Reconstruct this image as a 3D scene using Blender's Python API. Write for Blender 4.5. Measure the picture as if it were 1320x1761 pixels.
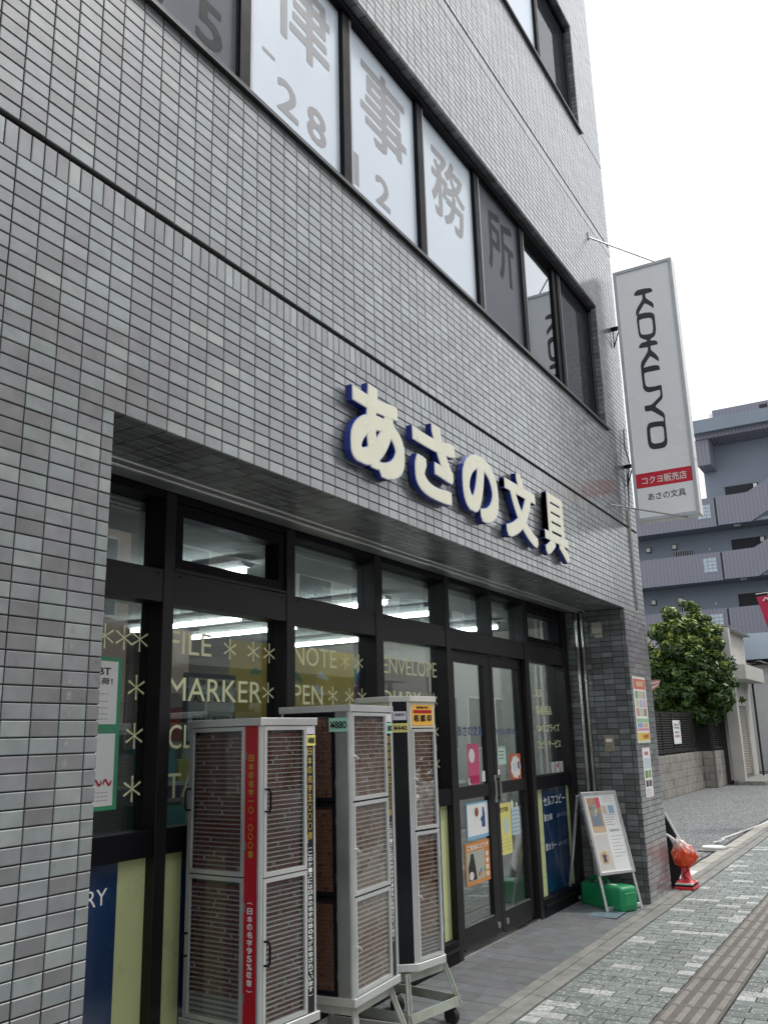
import bpy, bmesh, math, random
import numpy as np
from mathutils import Vector, Matrix
random.seed(7)
rng = np.random.default_rng(7)
R = math.radians
S = bpy.context.scene
for o in list(bpy.data.objects):
    bpy.data.objects.remove(o)

# ------------------------------------------------------------------ camera
CAM_LOC = Vector((-1.5451, -2.2026, 1.4299))
CAM_R = ((0.50777574, -0.86110646, -0.02567997),
         (0.19932028, 0.14643039, -0.96893218),
         (0.83811408, 0.48688172, 0.24598978))
FPX, WPX, HPX = 1529.17, 1320.0, 1761.0
cd = bpy.data.cameras.new('camera')
cam = bpy.data.objects.new('camera', cd)
S.collection.objects.link(cam)
cd.sensor_fit = 'VERTICAL'
cd.sensor_height = 24.0
cd.lens = FPX * 24.0 / HPX
cd.clip_start = 0.05
cd.clip_end = 2000
rx, dn, fw = (Vector(v) for v in CAM_R)
cam.matrix_world = Matrix((
    (rx.x, -dn.x, -fw.x, CAM_LOC.x),
    (rx.y, -dn.y, -fw.y, CAM_LOC.y),
    (rx.z, -dn.z, -fw.z, CAM_LOC.z),
    (0, 0, 0, 1)))
S.camera = cam

# ------------------------------------------------------------------ sky, sun, exposure
SUN_EL, SUN_AZ = R(58), R(132)      # azimuth clockwise from +y (seen from above)
w = bpy.data.worlds.new('World')
S.world = w
w.use_nodes = True
wn, wl = w.node_tree.nodes, w.node_tree.links
bg = wn['Background']
sky = wn.new('ShaderNodeTexSky')
sky.sky_type = 'NISHITA'
sky.sun_disc = False
sky.sun_elevation = SUN_EL
sky.sun_rotation = SUN_AZ
sky.air_density = 1.0
sky.dust_density = 4.0
sky.ozone_density = 1.0
tc = wn.new('ShaderNodeTexCoord')
mp = wn.new('ShaderNodeMapping'); mp.inputs['Scale'].default_value = (1, 1, 2.2)
nz = wn.new('ShaderNodeTexNoise'); nz.inputs['Scale'].default_value = 1.7; nz.inputs['Detail'].default_value = 6; nz.inputs['Roughness'].default_value = .55
cr = wn.new('ShaderNodeMapRange')
cr.inputs[1].default_value = .30; cr.inputs[2].default_value = .75
cr.inputs[3].default_value = 10.2; cr.inputs[4].default_value = 14.5
cmb = wn.new('ShaderNodeCombineColor')
mul = wn.new('ShaderNodeMix'); mul.data_type = 'RGBA'; mul.blend_type = 'MULTIPLY'; mul.inputs[0].default_value = 1
mul.inputs[7].default_value = (.965, .99, 1.015, 1)
mx = wn.new('ShaderNodeMix'); mx.data_type = 'RGBA'; mx.inputs[0].default_value = .90
wl.new(tc.outputs['Generated'], mp.inputs[0]); wl.new(mp.outputs[0], nz.inputs['Vector'])
wl.new(nz.outputs['Fac'], cr.inputs[0])
for i in range(3): wl.new(cr.outputs[0], cmb.inputs[i])
wl.new(cmb.outputs[0], mul.inputs[6])
wl.new(sky.outputs[0], mx.inputs[6]); wl.new(mul.outputs[2], mx.inputs[7])
wl.new(mx.outputs[2], bg.inputs['Color'])
bg.inputs['Strength'].default_value = 0.10

sd = bpy.data.lights.new('sun', 'SUN')
sd.energy = 1.5
sd.angle = R(12)
sd.color = (1, .975, .94)
sun = bpy.data.objects.new('sun', sd)
S.collection.objects.link(sun)
sun_dir = Vector((math.sin(SUN_AZ) * math.cos(SUN_EL), math.cos(SUN_AZ) * math.cos(SUN_EL), math.sin(SUN_EL)))
sun.rotation_euler = sun_dir.to_track_quat('Z', 'Y').to_euler()
sun.location = (10, -10, 20)

S.render.engine = 'CYCLES'
S.view_settings.view_transform = 'Standard'
S.view_settings.look = 'None'
S.view_settings.exposure = 0.28
S.view_settings.gamma = 1
S.cycles.max_bounces = 6
S.cycles.diffuse_bounces = 3
S.cycles.glossy_bounces = 3
S.cycles.transparent_max_bounces = 12

# ------------------------------------------------------------------ object helpers
def link(o, parent=None):
    S.collection.objects.link(o)
    if parent: o.parent = parent
    return o

def tag(o, label=None, cat=None, group=None, kind=None):
    if label: o['label'] = label
    if cat: o['category'] = cat
    if group: o['group'] = group
    if kind: o['kind'] = kind
    return o

def thing(name, label, cat, loc=(0, 0, 0), rz=0, group=None):
    o = bpy.data.objects.new(name, None)
    o.empty_display_size = .1
    S.collection.objects.link(o)
    o.location = loc; o.rotation_euler = (0, 0, rz)
    return tag(o, label, cat, group)

class MB:
    """collects simple shapes into one mesh"""
    def __init__(s): s.v = []; s.f = []; s.m = []
    def add(s, vs, fs, mi=0):
        b = len(s.v); s.v += [tuple(p) for p in vs]
        s.f += [tuple(i + b for i in f) for f in fs]; s.m += [mi] * len(fs); return s
    def box(s, x0, x1, y0, y1, z0, z1, mi=0):
        return s.add([(x0,y0,z0),(x1,y0,z0),(x1,y1,z0),(x0,y1,z0),(x0,y0,z1),(x1,y0,z1),(x1,y1,z1),(x0,y1,z1)],
              [(0,3,2,1),(4,5,6,7),(0,1,5,4),(1,2,6,5),(2,3,7,6),(3,0,4,7)], mi)
    def obox(s, c, u, v, w, mi=0):
        """oriented box: centre c, half vectors u v w (right-handed)"""
        c, u, v, w = map(Vector, (c, u, v, w))
        P = [c+a*u+b*v+d*w for d in (-1, 1) for a, b in ((-1,-1),(1,-1),(1,1),(-1,1))]
        return s.add(P, [(0,3,2,1),(4,5,6,7),(0,1,5,4),(1,2,6,5),(2,3,7,6),(3,0,4,7)], mi)
    def bar(s, a, b, wd, dp, up=(0,0,1), mi=0):
        a, b = Vector(a), Vector(b); d = (b-a); L = d.length; d.normalize()
        u = d.cross(Vector(up))
        if u.length < 1e-4: u = d.cross(Vector((1,0,0)))
        u.normalize(); n = u.cross(d)
        return s.obox((a+b)/2, u*wd/2, d*L/2, n*dp/2, mi)
    def tube(s, pts, r, n=8, cap=True, mi=0):
        pts = [Vector(p) for p in pts]; rs = r if isinstance(r, (list, tuple)) else [r]*len(pts)
        b = len(s.v); up = None
        for i, p in enumerate(pts):
            d = (pts[min(i+1, len(pts)-1)] - pts[max(i-1, 0)]).normalized()
            if up is None:
                up = Vector((0,0,1)) if abs(d.z) < .9 else Vector((1,0,0))
            u = d.cross(up).normalized(); v = u.cross(d).normalized(); up = v
            for k in range(n):
                t = 2*math.pi*k/n
                s.v.append(tuple(p + (u*math.cos(t) + v*math.sin(t))*rs[i]))
        for i in range(len(pts)-1):
            for k in range(n):
                s.f.append((b+i*n+k, b+(i+1)*n+k, b+(i+1)*n+(k+1)%n, b+i*n+(k+1)%n)); s.m.append(mi)
        if cap:
            s.f.append(tuple(b+k for k in range(n))); s.m.append(mi)
            s.f.append(tuple(b+(len(pts)-1)*n+k for k in range(n-1,-1,-1))); s.m.append(mi)
        return s
    def prism(s, poly, fn, d0, d1, mi=0):
        """poly 2D, fn(a,b,d)->3D, extruded d0..d1"""
        n = len(poly); b = len(s.v)
        s.v += [tuple(fn(a, c, d0)) for a, c in poly] + [tuple(fn(a, c, d1)) for a, c in poly]
        s.f.append(tuple(b+i for i in range(n))); s.f.append(tuple(b+n+i for i in range(n-1,-1,-1)))
        for i in range(n): s.f.append((b+i, b+n+i, b+n+(i+1)%n, b+(i+1)%n))
        s.m += [mi]*(n+2); return s
    def mesh(s, name, mats, smooth=False, bevel=0, seg=1, fixn=True):
        me = bpy.data.meshes.new(name)
        me.from_pydata(s.v, [], s.f)
        for m in (mats if isinstance(mats, (list, tuple)) else [mats]): me.materials.append(m)
        if len(me.materials) > 1: me.polygons.foreach_set('material_index', s.m)
        if bevel or fixn:
            bm = bmesh.new(); bm.from_mesh(me)
            if fixn: bmesh.ops.recalc_face_normals(bm, faces=bm.faces)
            if bevel:
                bmesh.ops.bevel(bm, geom=[e for e in bm.edges if len(e.link_faces) == 2 and e.calc_face_angle(0) > .5],
                                offset=bevel, segments=seg, affect='EDGES', profile=.5, clamp_overlap=True)
            bm.to_mesh(me); bm.free()
        if smooth: me.polygons.foreach_set('use_smooth', [True]*len(me.polygons))
        me.update(); return me
    def build(s, name, mats, parent=None, loc=(0,0,0), **k):
        o = bpy.data.objects.new(name, s.mesh(name, mats, **k)); o.location = loc
        return link(o, parent)

def solid(name, parent, mat, x0, x1, y0, y1, z0, z1, bevel=0, **k):
    return MB().box(x0, x1, y0, y1, z0, z1).build(name, mat, parent, bevel=bevel, **k)

# screen size of a rectangle (to decide which pieces become objects of their own)
_Rm = np.array(CAM_R); _C = np.array(CAM_LOC)
def screen(P):
    c = (np.asarray(P, float) - _C) @ _Rm.T
    zc = np.where(c[:, 2] > .05, c[:, 2], np.nan)
    return np.stack([WPX/2 + FPX*c[:, 0]/zc, HPX/2 + FPX*c[:, 1]/zc], 1)
def area_on_screen(c4):
    q = screen(c4)
    if np.isnan(q).any(): return 0
    if q[:, 0].max() < 0 or q[:, 0].min() > WPX or q[:, 1].max() < 0 or q[:, 1].min() > HPX: return 0
    x, y = q[:, 0], q[:, 1]
    return abs(sum(x[i]*y[(i+1) % 4] - x[(i+1) % 4]*y[i] for i in range(4)))/2

# ------------------------------------------------------------------ materials
def nodes(name):
    m = bpy.data.materials.new(name); m.use_nodes = True
    return m, m.node_tree.nodes, m.node_tree.links, m.node_tree.nodes['Principled BSDF']

def mixc(n, l, fac, a, b, mode='MIX'):
    x = n.new('ShaderNodeMix'); x.data_type = 'RGBA'; x.blend_type = mode
    for sock, val in ((x.inputs[0], fac), (x.inputs[6], a), (x.inputs[7], b)):
        if hasattr(val, 'is_output'): l.new(val, sock)
        elif isinstance(val, (int, float)): sock.default_value = val
        else: sock.default_value = (*val[:3], 1)
    return x.outputs[2]

def noise(n, l, scale, detail=4, rough=.55, vec=None, stretch=None):
    t = n.new('ShaderNodeTexNoise'); t.inputs['Scale'].default_value = scale
    t.inputs['Detail'].default_value = detail; t.inputs['Roughness'].default_value = rough
    if vec is None:
        g = n.new('ShaderNodeNewGeometry'); vec = g.outputs['Position']
    if stretch:
        mpn = n.new('ShaderNodeMapping'); mpn.inputs['Scale'].default_value = stretch
        l.new(vec, mpn.inputs[0]); vec = mpn.outputs[0]
    l.new(vec, t.inputs['Vector'])
    return t.outputs['Fac']

def remap(n, l, v, a, b, c, d):
    r = n.new('ShaderNodeMapRange'); l.new(v, r.inputs[0])
    for i, q in enumerate((a, b, c, d)): r.inputs[i+1].default_value = q
    return r.outputs[0]

def M(name, col, rough=.5, metal=0., var=.12, vs=6., stretch=None, bump=0., bs=60., spec=.5, dirt=0., dcol=(.05,.045,.04), ds=2.5,
      coat=0., rvar=.08, emit=None, sss=0):
    m, n, l, b = nodes(name)
    f = noise(n, l, vs, stretch=stretch)
    v = remap(n, l, f, .3, .7, 1-var, 1+var)
    hsv = n.new('ShaderNodeHueSaturation'); hsv.inputs['Color'].default_value = (*col, 1)
    l.new(v, hsv.inputs['Value'])
    c = hsv.outputs[0]
    if dirt:
        d = noise(n, l, ds, 8, .65)
        c = mixc(n, l, remap(n, l, d, .5, .75, 0, dirt), c, dcol)
    l.new(c, b.inputs['Base Color'])
    l.new(remap(n, l, f, .3, .7, max(.02, rough-rvar), min(1, rough+rvar)), b.inputs['Roughness'])
    b.inputs['Metallic'].default_value = metal
    b.inputs['Specular IOR Level'].default_value = spec
    if coat: b.inputs['Coat Weight'].default_value = coat; b.inputs['Coat Roughness'].default_value = .08
    if bump:
        bp = n.new('ShaderNodeBump'); bp.inputs['Strength'].default_value = bump; bp.inputs['Distance'].default_value = .004
        l.new(noise(n, l, bs, 5), bp.inputs['Height']); l.new(bp.outputs[0], b.inputs['Normal'])
    if emit: b.inputs['Emission Color'].default_value = (*emit[0], 1); b.inputs['Emission Strength'].default_value = emit[1]
    return m

def glass(name, tint=(.82,.86,.85), rough=.0, refl=1.0, bump=0., bs=3., base=.0, ior=1.5):
    m, n, l, b = nodes(name)
    n.remove(b)
    tr = n.new('ShaderNodeBsdfTransparent'); tr.inputs[0].default_value = (*tint, 1)
    gl = n.new('ShaderNodeBsdfGlossy'); gl.inputs['Roughness'].default_value = rough; gl.inputs[0].default_value = (.95,.97,1,1)
    lw = n.new('ShaderNodeLayerWeight'); lw.inputs[0].default_value = .5
    pw = n.new('ShaderNodeMath'); pw.operation = 'POWER'; pw.inputs[1].default_value = 4.0; l.new(lw.outputs['Facing'], pw.inputs[0])
    ms = n.new('ShaderNodeMixShader')
    mm = n.new('ShaderNodeMath'); mm.operation = 'MULTIPLY_ADD'; mm.use_clamp = True
    mm.inputs[1].default_value = refl; mm.inputs[2].default_value = base
    l.new(pw.outputs[0], mm.inputs[0]); l.new(mm.outputs[0], ms.inputs[0])
    l.new(tr.outputs[0], ms.inputs[1]); l.new(gl.outputs[0], ms.inputs[2])
    if bump:
        bp = n.new('ShaderNodeBump'); bp.inputs['Strength'].default_value = bump; bp.inputs['Distance'].default_value = .02
        l.new(noise(n, l, bs, 2), bp.inputs['Height'])
        l.new(bp.outputs[0], gl.inputs['Normal'])
    l.new(ms.outputs[0], n['Material Output'].inputs[0])
    return m

def tile_mat(name, src, lo=.182, hi=.312, rough=.32, sat=1.0, coat=1.0):
    """glazed grey wall tiles, each its own tone; src 'object' or 'attr'"""
    m, n, l, b = nodes(name)
    if src == 'object':
        oi = n.new('ShaderNodeObjectInfo'); rnd = oi.outputs['Random']
    else:
        at = n.new('ShaderNodeAttribute'); at.attribute_name = 'rnd'; rnd = at.outputs['Fac']
    ramp = n.new('ShaderNodeValToRGB'); l.new(rnd, ramp.inputs[0])
    e = ramp.color_ramp.elements
    def g(v, t): return (v*t[0]*.965, v*t[1]*1.0, v*t[2]*1.03, 1)
    pal = [(0, lo, (1.0,.985,.98)), (.2, lo*1.16, (1.02,.985,1.0)), (.38, lo*1.3, (.985,1.0,1.0)), (.55, (lo+hi)/2, (1.0,.98,1.015)),
           (.7, (lo+hi)/2*1.08, (.95,1.02,1.0)), (.85, hi*.95, (.94,1.02,.99)), (1, hi*1.08, (.98,1.02,.97))]
    e[0].position, e[0].color = pal[0][0], g(*pal[0][1:])
    e[1].position, e[1].color = pal[-1][0], g(*pal[-1][1:])
    for p, v, t in pal[1:-1]:
        x = e.new(p); x.color = g(v, t)
    ge = n.new('ShaderNodeNewGeometry')
    off = n.new('ShaderNodeVectorMath'); off.operation = 'SCALE'; l.new(rnd, off.inputs['Scale']); off.inputs[0].default_value = (37, 11, 53)
    ad = n.new('ShaderNodeVectorMath'); l.new(ge.outputs['Position'], ad.inputs[0]); l.new(off.outputs[0], ad.inputs[1])
    cl = noise(n, l, 13, 3, .5, ad.outputs[0])
    fine = noise(n, l, 420, 2, .6)
    v = remap(n, l, cl, .3, .7, .86, 1.14)
    v2 = remap(n, l, fine, .3, .7, .93, 1.07)
    mm = n.new('ShaderNodeMath'); mm.operation = 'MULTIPLY'; l.new(v, mm.inputs[0]); l.new(v2, mm.inputs[1])
    h = n.new('ShaderNodeHueSaturation'); l.new(ramp.outputs[0], h.inputs['Color']); l.new(mm.outputs[0], h.inputs['Value'])
    h.inputs['Saturation'].default_value = sat
    big = noise(n, l, 2.6, 7, .62, stretch=(1, 1, .10))
    c = mixc(n, l, remap(n, l, big, .50, .8, 0, .42), h.outputs[0], (.10,.10,.098))
    l.new(c, b.inputs['Base Color'])
    l.new(remap(n, l, cl, .25, .75, rough-.06, rough+.08), b.inputs['Roughness'])
    b.inputs['Specular IOR Level'].default_value = .6
    b.inputs['Coat Weight'].default_value = coat; b.inputs['Coat Roughness'].default_value = .20
    bp = n.new('ShaderNodeBump'); bp.inputs['Strength'].default_value = .25; bp.inputs['Distance'].default_value = .001
    l.new(noise(n, l, 150, 3), bp.inputs['Height']); l.new(bp.outputs[0], b.inputs['Normal'])
    return m

def speckle_mat(name, src, base, spk, dens=.6, rough=.75, scale=85):
    """exposed-aggregate paver; tone per piece"""
    m, n, l, b = nodes(name)
    if src == 'object': rnd = n.new('ShaderNodeObjectInfo').outputs['Random']
    else:
        at = n.new('ShaderNodeAttribute'); at.attribute_name = 'rnd'; rnd = at.outputs['Fac']
    ge = n.new('ShaderNodeNewGeometry')
    vo = n.new('ShaderNodeTexVoronoi'); vo.inputs['Scale'].default_value = scale; l.new(ge.outputs['Position'], vo.inputs['Vector'])
    bw = n.new('ShaderNodeSeparateColor'); l.new(vo.outputs['Color'], bw.inputs[0])
    s = remap(n, l, bw.outputs[0], dens, dens+.12, 0, 1)
    tone = remap(n, l, rnd, 0, 1, .78, 1.22)
    h = n.new('ShaderNodeHueSaturation'); h.inputs['Color'].default_value = (*base, 1); l.new(tone, h.inputs['Value'])
    d2 = remap(n, l, bw.outputs[1], .6, .75, 0, .55)
    c = mixc(n, l, d2, h.outputs[0], tuple(x*.75 for x in base))
    c = mixc(n, l, s, c, spk)
    dn_ = noise(n, l, 1.3, 7, .65)
    c = mixc(n, l, remap(n, l, dn_, .5, .78, 0, .32), c, (.07,.068,.06))
    l.new(c, b.inputs['Base Color']); b.inputs['Roughness'].default_value = rough
    bp = n.new('ShaderNodeBump'); bp.inputs['Strength'].default_value = .5; bp.inputs['Distance'].default_value = .002
    l.new(bw.outputs[2], bp.inputs['Height']); l.new(bp.outputs[0], b.inputs['Normal'])
    return m

m_tile_o = tile_mat('wall_tile_glaze_single', 'object')
m_tile_j = tile_mat('wall_tile_glaze', 'attr')
m_dtile_o = tile_mat('shaded_tile_glaze_single', 'object', .085, .19, .40, coat=.25)  # darker copy of the wall glaze, recess shade put into the colour
m_dtile_j = tile_mat('shaded_tile_glaze', 'attr', .085, .19, .40, coat=.25)
m_grout = M('dark_grout', (.072,.068,.070), .9, var=.2, vs=20, bump=.3, bs=200)
m_groove = M('black_sealant', (.012,.012,.013), .7)
m_bronze = M('dark_bronze_aluminium', (.011,.0092,.011), .45, metal=.2, var=.12, vs=3, stretch=(.3,.3,1), spec=.45, dirt=.2, dcol=(.03,.027,.027), ds=4)
m_black = M('black_aluminium', (.005,.005,.008), .55, metal=.0, var=.15, spec=.15)
m_alu = M('satin_aluminium', (.74,.75,.74), .36, metal=.65, var=.06, vs=4, dirt=.2, dcol=(.38,.38,.36))
m_alud = M('dull_aluminium', (.36,.38,.36), .42, metal=.7, var=.15, vs=3, dirt=.35, dcol=(.12,.12,.1))
m_steel = M('stainless_rail', (.55,.54,.50), .3, metal=1, var=.1, vs=3)
m_glass = glass('shop_glass', (.84,.88,.86), refl=.8, base=.13)
m_vinyl = glass('clear_vinyl', (.90,.91,.90), rough=.06, refl=.8, base=.07, bump=.35, bs=6)
m_vinyl_flat = glass('clear_acrylic', (.90,.92,.91), rough=.03, refl=.7, base=.03, bump=.06, bs=4)
m_winglass = glass('upper_window_glass', (.32,.36,.38), refl=1.0, base=.28)
m_film = M('frosted_white_film', (.68,.76,.85), .35, var=.04, vs=2, spec=.5)
m_filmtxt = M('grey_film_letter', (.33,.33,.35), .5, var=.03)
m_white = M('white_paint', (.76,.76,.74), .5, var=.05, dirt=.12, dcol=(.4,.38,.34))
m_paper = M('paper', (.78,.79,.78), .7, var=.04)
m_ink = M('black_ink', (.012,.012,.014), .5)
m_concrete = M('concrete_kerb', (.25,.247,.228), .85, var=.22, vs=9, bump=.5, bs=90, dirt=.55, dcol=(.12,.115,.095), ds=5)
m_asphalt = speckle_mat('worn_asphalt', 'object', (.085,.09,.092), (.27,.28,.27), .62, .85)
m_yellow_glass = M('cream_yellow_cut_film', (.80,.82,.50), .45, var=.03)
m_blue_panel = M('navy_panel', (.006,.035,.105), .22, var=.05, spec=.6, coat=.6)
m_lime_panel = M('pale_lime_panel', (.60,.66,.33), .3, var=.04, spec=.5, coat=.3)
m_cream = M('aged_cream_acrylic', (.80,.785,.62), .3, var=.05, vs=5, spec=.5, dirt=.16, dcol=(.66,.55,.30), ds=6)
m_navyside = M('navy_letter_side', (.012,.028,.22), .35, var=.1, spec=.5)
m_rubber = M('black_rubber', (.012,.012,.012), .6)
m_iron = M('rusty_pale_green_steel', (.42,.47,.41), .55, var=.12, vs=8, dirt=.7, dcol=(.20,.12,.06), ds=7, bump=.2)
m_wood = M('raw_wood', (.48,.36,.22), .6, var=.15, vs=4, stretch=(8,1,8))
m_red = M('red_strip', (.42,.012,.022), .35, var=.06)
m_gold = M('gold_ink', (.50,.36,.05), .4, metal=.2)
m_white_ink = M('white_ink', (.78,.78,.76), .5)
m_blackstrip = M('black_strip', (.012,.013,.016), .3)
m_stamp = M('maroon_stamp_ends', (.25,.105,.095), .45, var=.35, vs=160)
m_stamp2 = M('brown_stamp_ends', (.40,.20,.135), .45, var=.35, vs=140)
m_rail = M('ivory_plastic_rail', (.64,.55,.48), .45, var=.1)
m_rail_w = M('white_plastic_rail', (.46,.43,.41), .45, var=.08)

def add_rnd(me, counts_per_piece, vals):
    """face attribute rnd: the same value for all faces of a piece"""
    a = me.attributes.new('rnd', 'FLOAT', 'FACE')
    a.data.foreach_set('value', np.repeat(vals, counts_per_piece).astype(np.float32)[:len(me.polygons)])

# a tile lies in the u,v plane with its face towards +w
def tile_geo(wd, ht, th=.008, bv=.0022):
    a, c = wd/2, ht/2
    V = [(-a,-c,0),(a,-c,0),(a,c,0),(-a,c,0),
         (-a,-c,th-bv),(a,-c,th-bv),(a,c,th-bv),(-a,c,th-bv),
         (-a+bv,-c+bv,th),(a-bv,-c+bv,th),(a-bv,c-bv,th),(-a+bv,c-bv,th)]
    F = [(8,9,10,11)]
    for i in range(4):
        j = (i+1) % 4
        F += [(i, j, 4+j, 4+i), (4+i, 4+j, 8+j, 8+i)]
    return V, F

def tiled(parent, name, rects, frame, mo, mj, th=.008, bv=.0022, cap=300, jitter=.0006, rest=None, order=True, label=None):
    """rects: (u0,u1,v0,v1). frame=(origin,U,V,W). The largest on screen become objects, the rest one joined part."""
    O, U, V_, W = map(Vector, frame)
    rot = Matrix((U, V_, W)).transposed().to_4x4()
    meshes = {}; items = []
    for r in rects:
        c4 = [O + U*a + V_*b for a, b in ((r[0],r[2]),(r[1],r[2]),(r[1],r[3]),(r[0],r[3]))]
        items.append((area_on_screen(c4) if order else 0, r))
    items.sort(key=lambda t: -t[0])
    single, rem = items[:cap], items[cap:]
    if single and order:
        keep = [t for t in single if t[0] > 18]; rem = single[len(keep):] + rem; single = keep
    par_inv = parent.matrix_world.inverted() if False else None
    for _, (a, b, c, d) in single:
        key = (round(b-a, 4), round(d-c, 4))
        if key not in meshes:
            vs, fs = tile_geo(*key, th, bv); me = bpy.data.meshes.new(name); me.from_pydata(vs, [], fs); me.materials.append(mo); meshes[key] = me
        o = bpy.data.objects.new(name, meshes[key])
        p = O + U*(a+b)/2 + V_*(c+d)/2 + W*random.uniform(-jitter, jitter)
        o.matrix_world = Matrix.Translation(p) @ rot @ Matrix.Rotation(random.uniform(-1,1)*jitter*6, 4, 'X') @ Matrix.Rotation(random.uniform(-1,1)*jitter*4, 4, 'Y')
        link(o, parent)
    if rem:
        vv = []; ff = []; vals = []
        for _, (a, b, c, d) in rem:
            vs, fs = tile_geo(b-a, d-c, th, bv); k = len(vv)
            o0 = O + U*(a+b)/2 + V_*(c+d)/2 + W*random.uniform(-jitter, jitter)
            tx, ty = random.uniform(-1,1)*jitter*6, random.uniform(-1,1)*jitter*4
            vv += [o0 + U*x + V_*y + W*(z + x*ty + y*tx) for x, y, z in vs]
            ff += [tuple(i+k for i in f) for f in fs]; vals.append(random.random())
        me = bpy.data.meshes.new(rest or name+'_field'); me.from_pydata([tuple(p) for p in vv], [], ff); me.materials.append(mj)
        add_rnd(me, 9, np.array(vals))
        o = bpy.data.objects.new(rest or name+'_field', me); o['kind'] = 'stuff'
        link(o, parent)

# ------------------------------------------------------------------ lettering
_gl = {}
def glyphs(body, bold=0.0, res=3):
    k = (body, bold, res)
    if k in _gl: return _gl[k]
    c = bpy.data.curves.new('txt', 'FONT'); c.body = body; c.size = 1; c.resolution_u = res; c.offset = bold
    c.fill_mode = 'FRONT'
    o = bpy.data.objects.new('txt', c); S.collection.objects.link(o)
    dg = bpy.context.evaluated_depsgraph_get()
    me = bpy.data.meshes.new_from_object(o.evaluated_get(dg))
    v = np.array([tuple(x.co)[:2] for x in me.vertices]) if len(me.vertices) else np.zeros((0, 2))
    f = [tuple(p.vertices) for p in me.polygons]
    bpy.data.objects.remove(o); bpy.data.curves.remove(c); bpy.data.meshes.remove(me)
    _gl[k] = (v, f); return v, f

FRONT = ((1,0,0), (0,0,1), (0,-1,0))       # surface facing the street (-y)
LEFTF = ((0,-1,0), (0,0,1), (-1,0,0))      # surface facing -x
def text(name, body, box, plane, frame, mat, parent, bold=0.0, depth=.0008, fit=True, rot90=False, res=3):
    """box (u0,u1,v0,v1) on the plane: point = plane + u*U + v*V ; thin raised lettering"""
    mb = MB(); _text_into(mb, body, box, plane, frame, bold, depth, rot90, res)
    if not mb.v: return None
    return mb.build(name, mat, parent, fixn=False)
def _text_into(mb, body, box, plane, frame, bold=0., depth=.0008, rot90=False, res=3, keep=False):
    v, f = glyphs(body, 0.0, res)
    if not len(v): return
    if bold:                       # heavier stroke: the outline repeated on a small circle
        n8 = 10; V2 = []; F2 = []; D2 = []
        for k in range(n8):
            t = 2*math.pi*k/n8
            F2 += [tuple(i+len(v)*k for i in q) for q in f]; V2.append(v + np.array((math.cos(t), math.sin(t)))*bold); D2 += [k*.00006]*len(v)
        v = np.concatenate(V2); f = F2; depth = depth + np.array(D2)[:, None]
    if rot90: v = np.stack([v[:, 1], -v[:, 0]], 1)
    lo, hi = v.min(0), v.max(0); ext = np.maximum(hi-lo, 1e-4)
    u0, u1, v0, v1 = box; sx, sy = (u1-u0)/ext[0], (v1-v0)/ext[1]
    if keep: sx = sy = min(sx, sy)
    cx, cy = (u0+u1)/2, (v0+v1)/2; mid = (lo+hi)/2
    P = (v-mid)*(sx, sy) + (cx, cy)
    U, V_, W = (np.array(a, float) for a in frame); O = np.array(plane, float)
    X = O + P[:, :1]*U + P[:, 1:]*V_ + W*depth
    mb.add([tuple(p) for p in X], f)
def vtext(name, body, u, w, v1, v0, plane, frame, mat, parent, bold=0., depth=.0008, fill=.82):
    """vertical line of characters from v1 down to v0"""
    mb = MB(); n = len(body); h = (v1-v0)/n
    for i, ch in enumerate(body):
        if ch == ' ': continue
        c = v1 - (i+.5)*h
        r90 = ch in '（）()ー'
        hh = h*fill*.5; ww = w*fill*.5
        if ch in '一ー': 
            if ch == '一': hh *= .16
        if ch in '（）()': hh *= .3
        if ch in '、，': hh *= .3; ww *= .3
        _text_into(mb, ch, (u-ww, u+ww, c-hh, c+hh), plane, frame, bold, depth, r90)
    return mb.build(name, mat, parent, fixn=False)
def card(name, parent, mat, box, plane, frame, th=.0015, off=0.):
    """thin flat sheet"""
    U, V_, W = (Vector(a) for a in frame); O = Vector(plane) + W*off
    u0, u1, v0, v1 = box
    mb = MB(); c = O + U*(u0+u1)/2 + V_*(v0+v1)/2 + W*th/2
    mb.obox(c, U*(u1-u0)/2, V_*(v1-v0)/2, W*th/2)
    return mb.build(name, mat, parent)
# ================================================================== THE SETTING
ZG2 = 3.37                    # top of the dark joint over the shop front
PV, PH = .0486, .1            # tile module
S0 = ZG2 - .1156              # lower edge of the upright course
SOF = S0 - 15*PV              # soffit of the shop-front recess
XL, XR, XE = .45, 6.568, 7.321
YF, YG = .57, .652            # shop-front face and glass
HEAD2, SILL2 = 5.556, 4.262
G3 = 6.570; SILL3 = 7.57; HEAD3 = 8.90
ZTOP = 12.0
XW = -3.2                     # left end of the tiled wall that is built

ground = MB().box(-60, 160, -60, 120, -.6, -.012).build('ground', m_asphalt); tag(ground, kind='structure')
lot = MB().box(7.33, 24.0, .21, 30, -.011, -.002).build('car_park', speckle_mat('speckled_asphalt', 'object', (.11,.115,.116), (.33,.34,.335), .66, .8, 55)); tag(lot, kind='structure')
road = MB().box(-60, 120, -7.6, -3.2, -.011, -.004).build('road', m_asphalt); tag(road, kind='structure')

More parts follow.
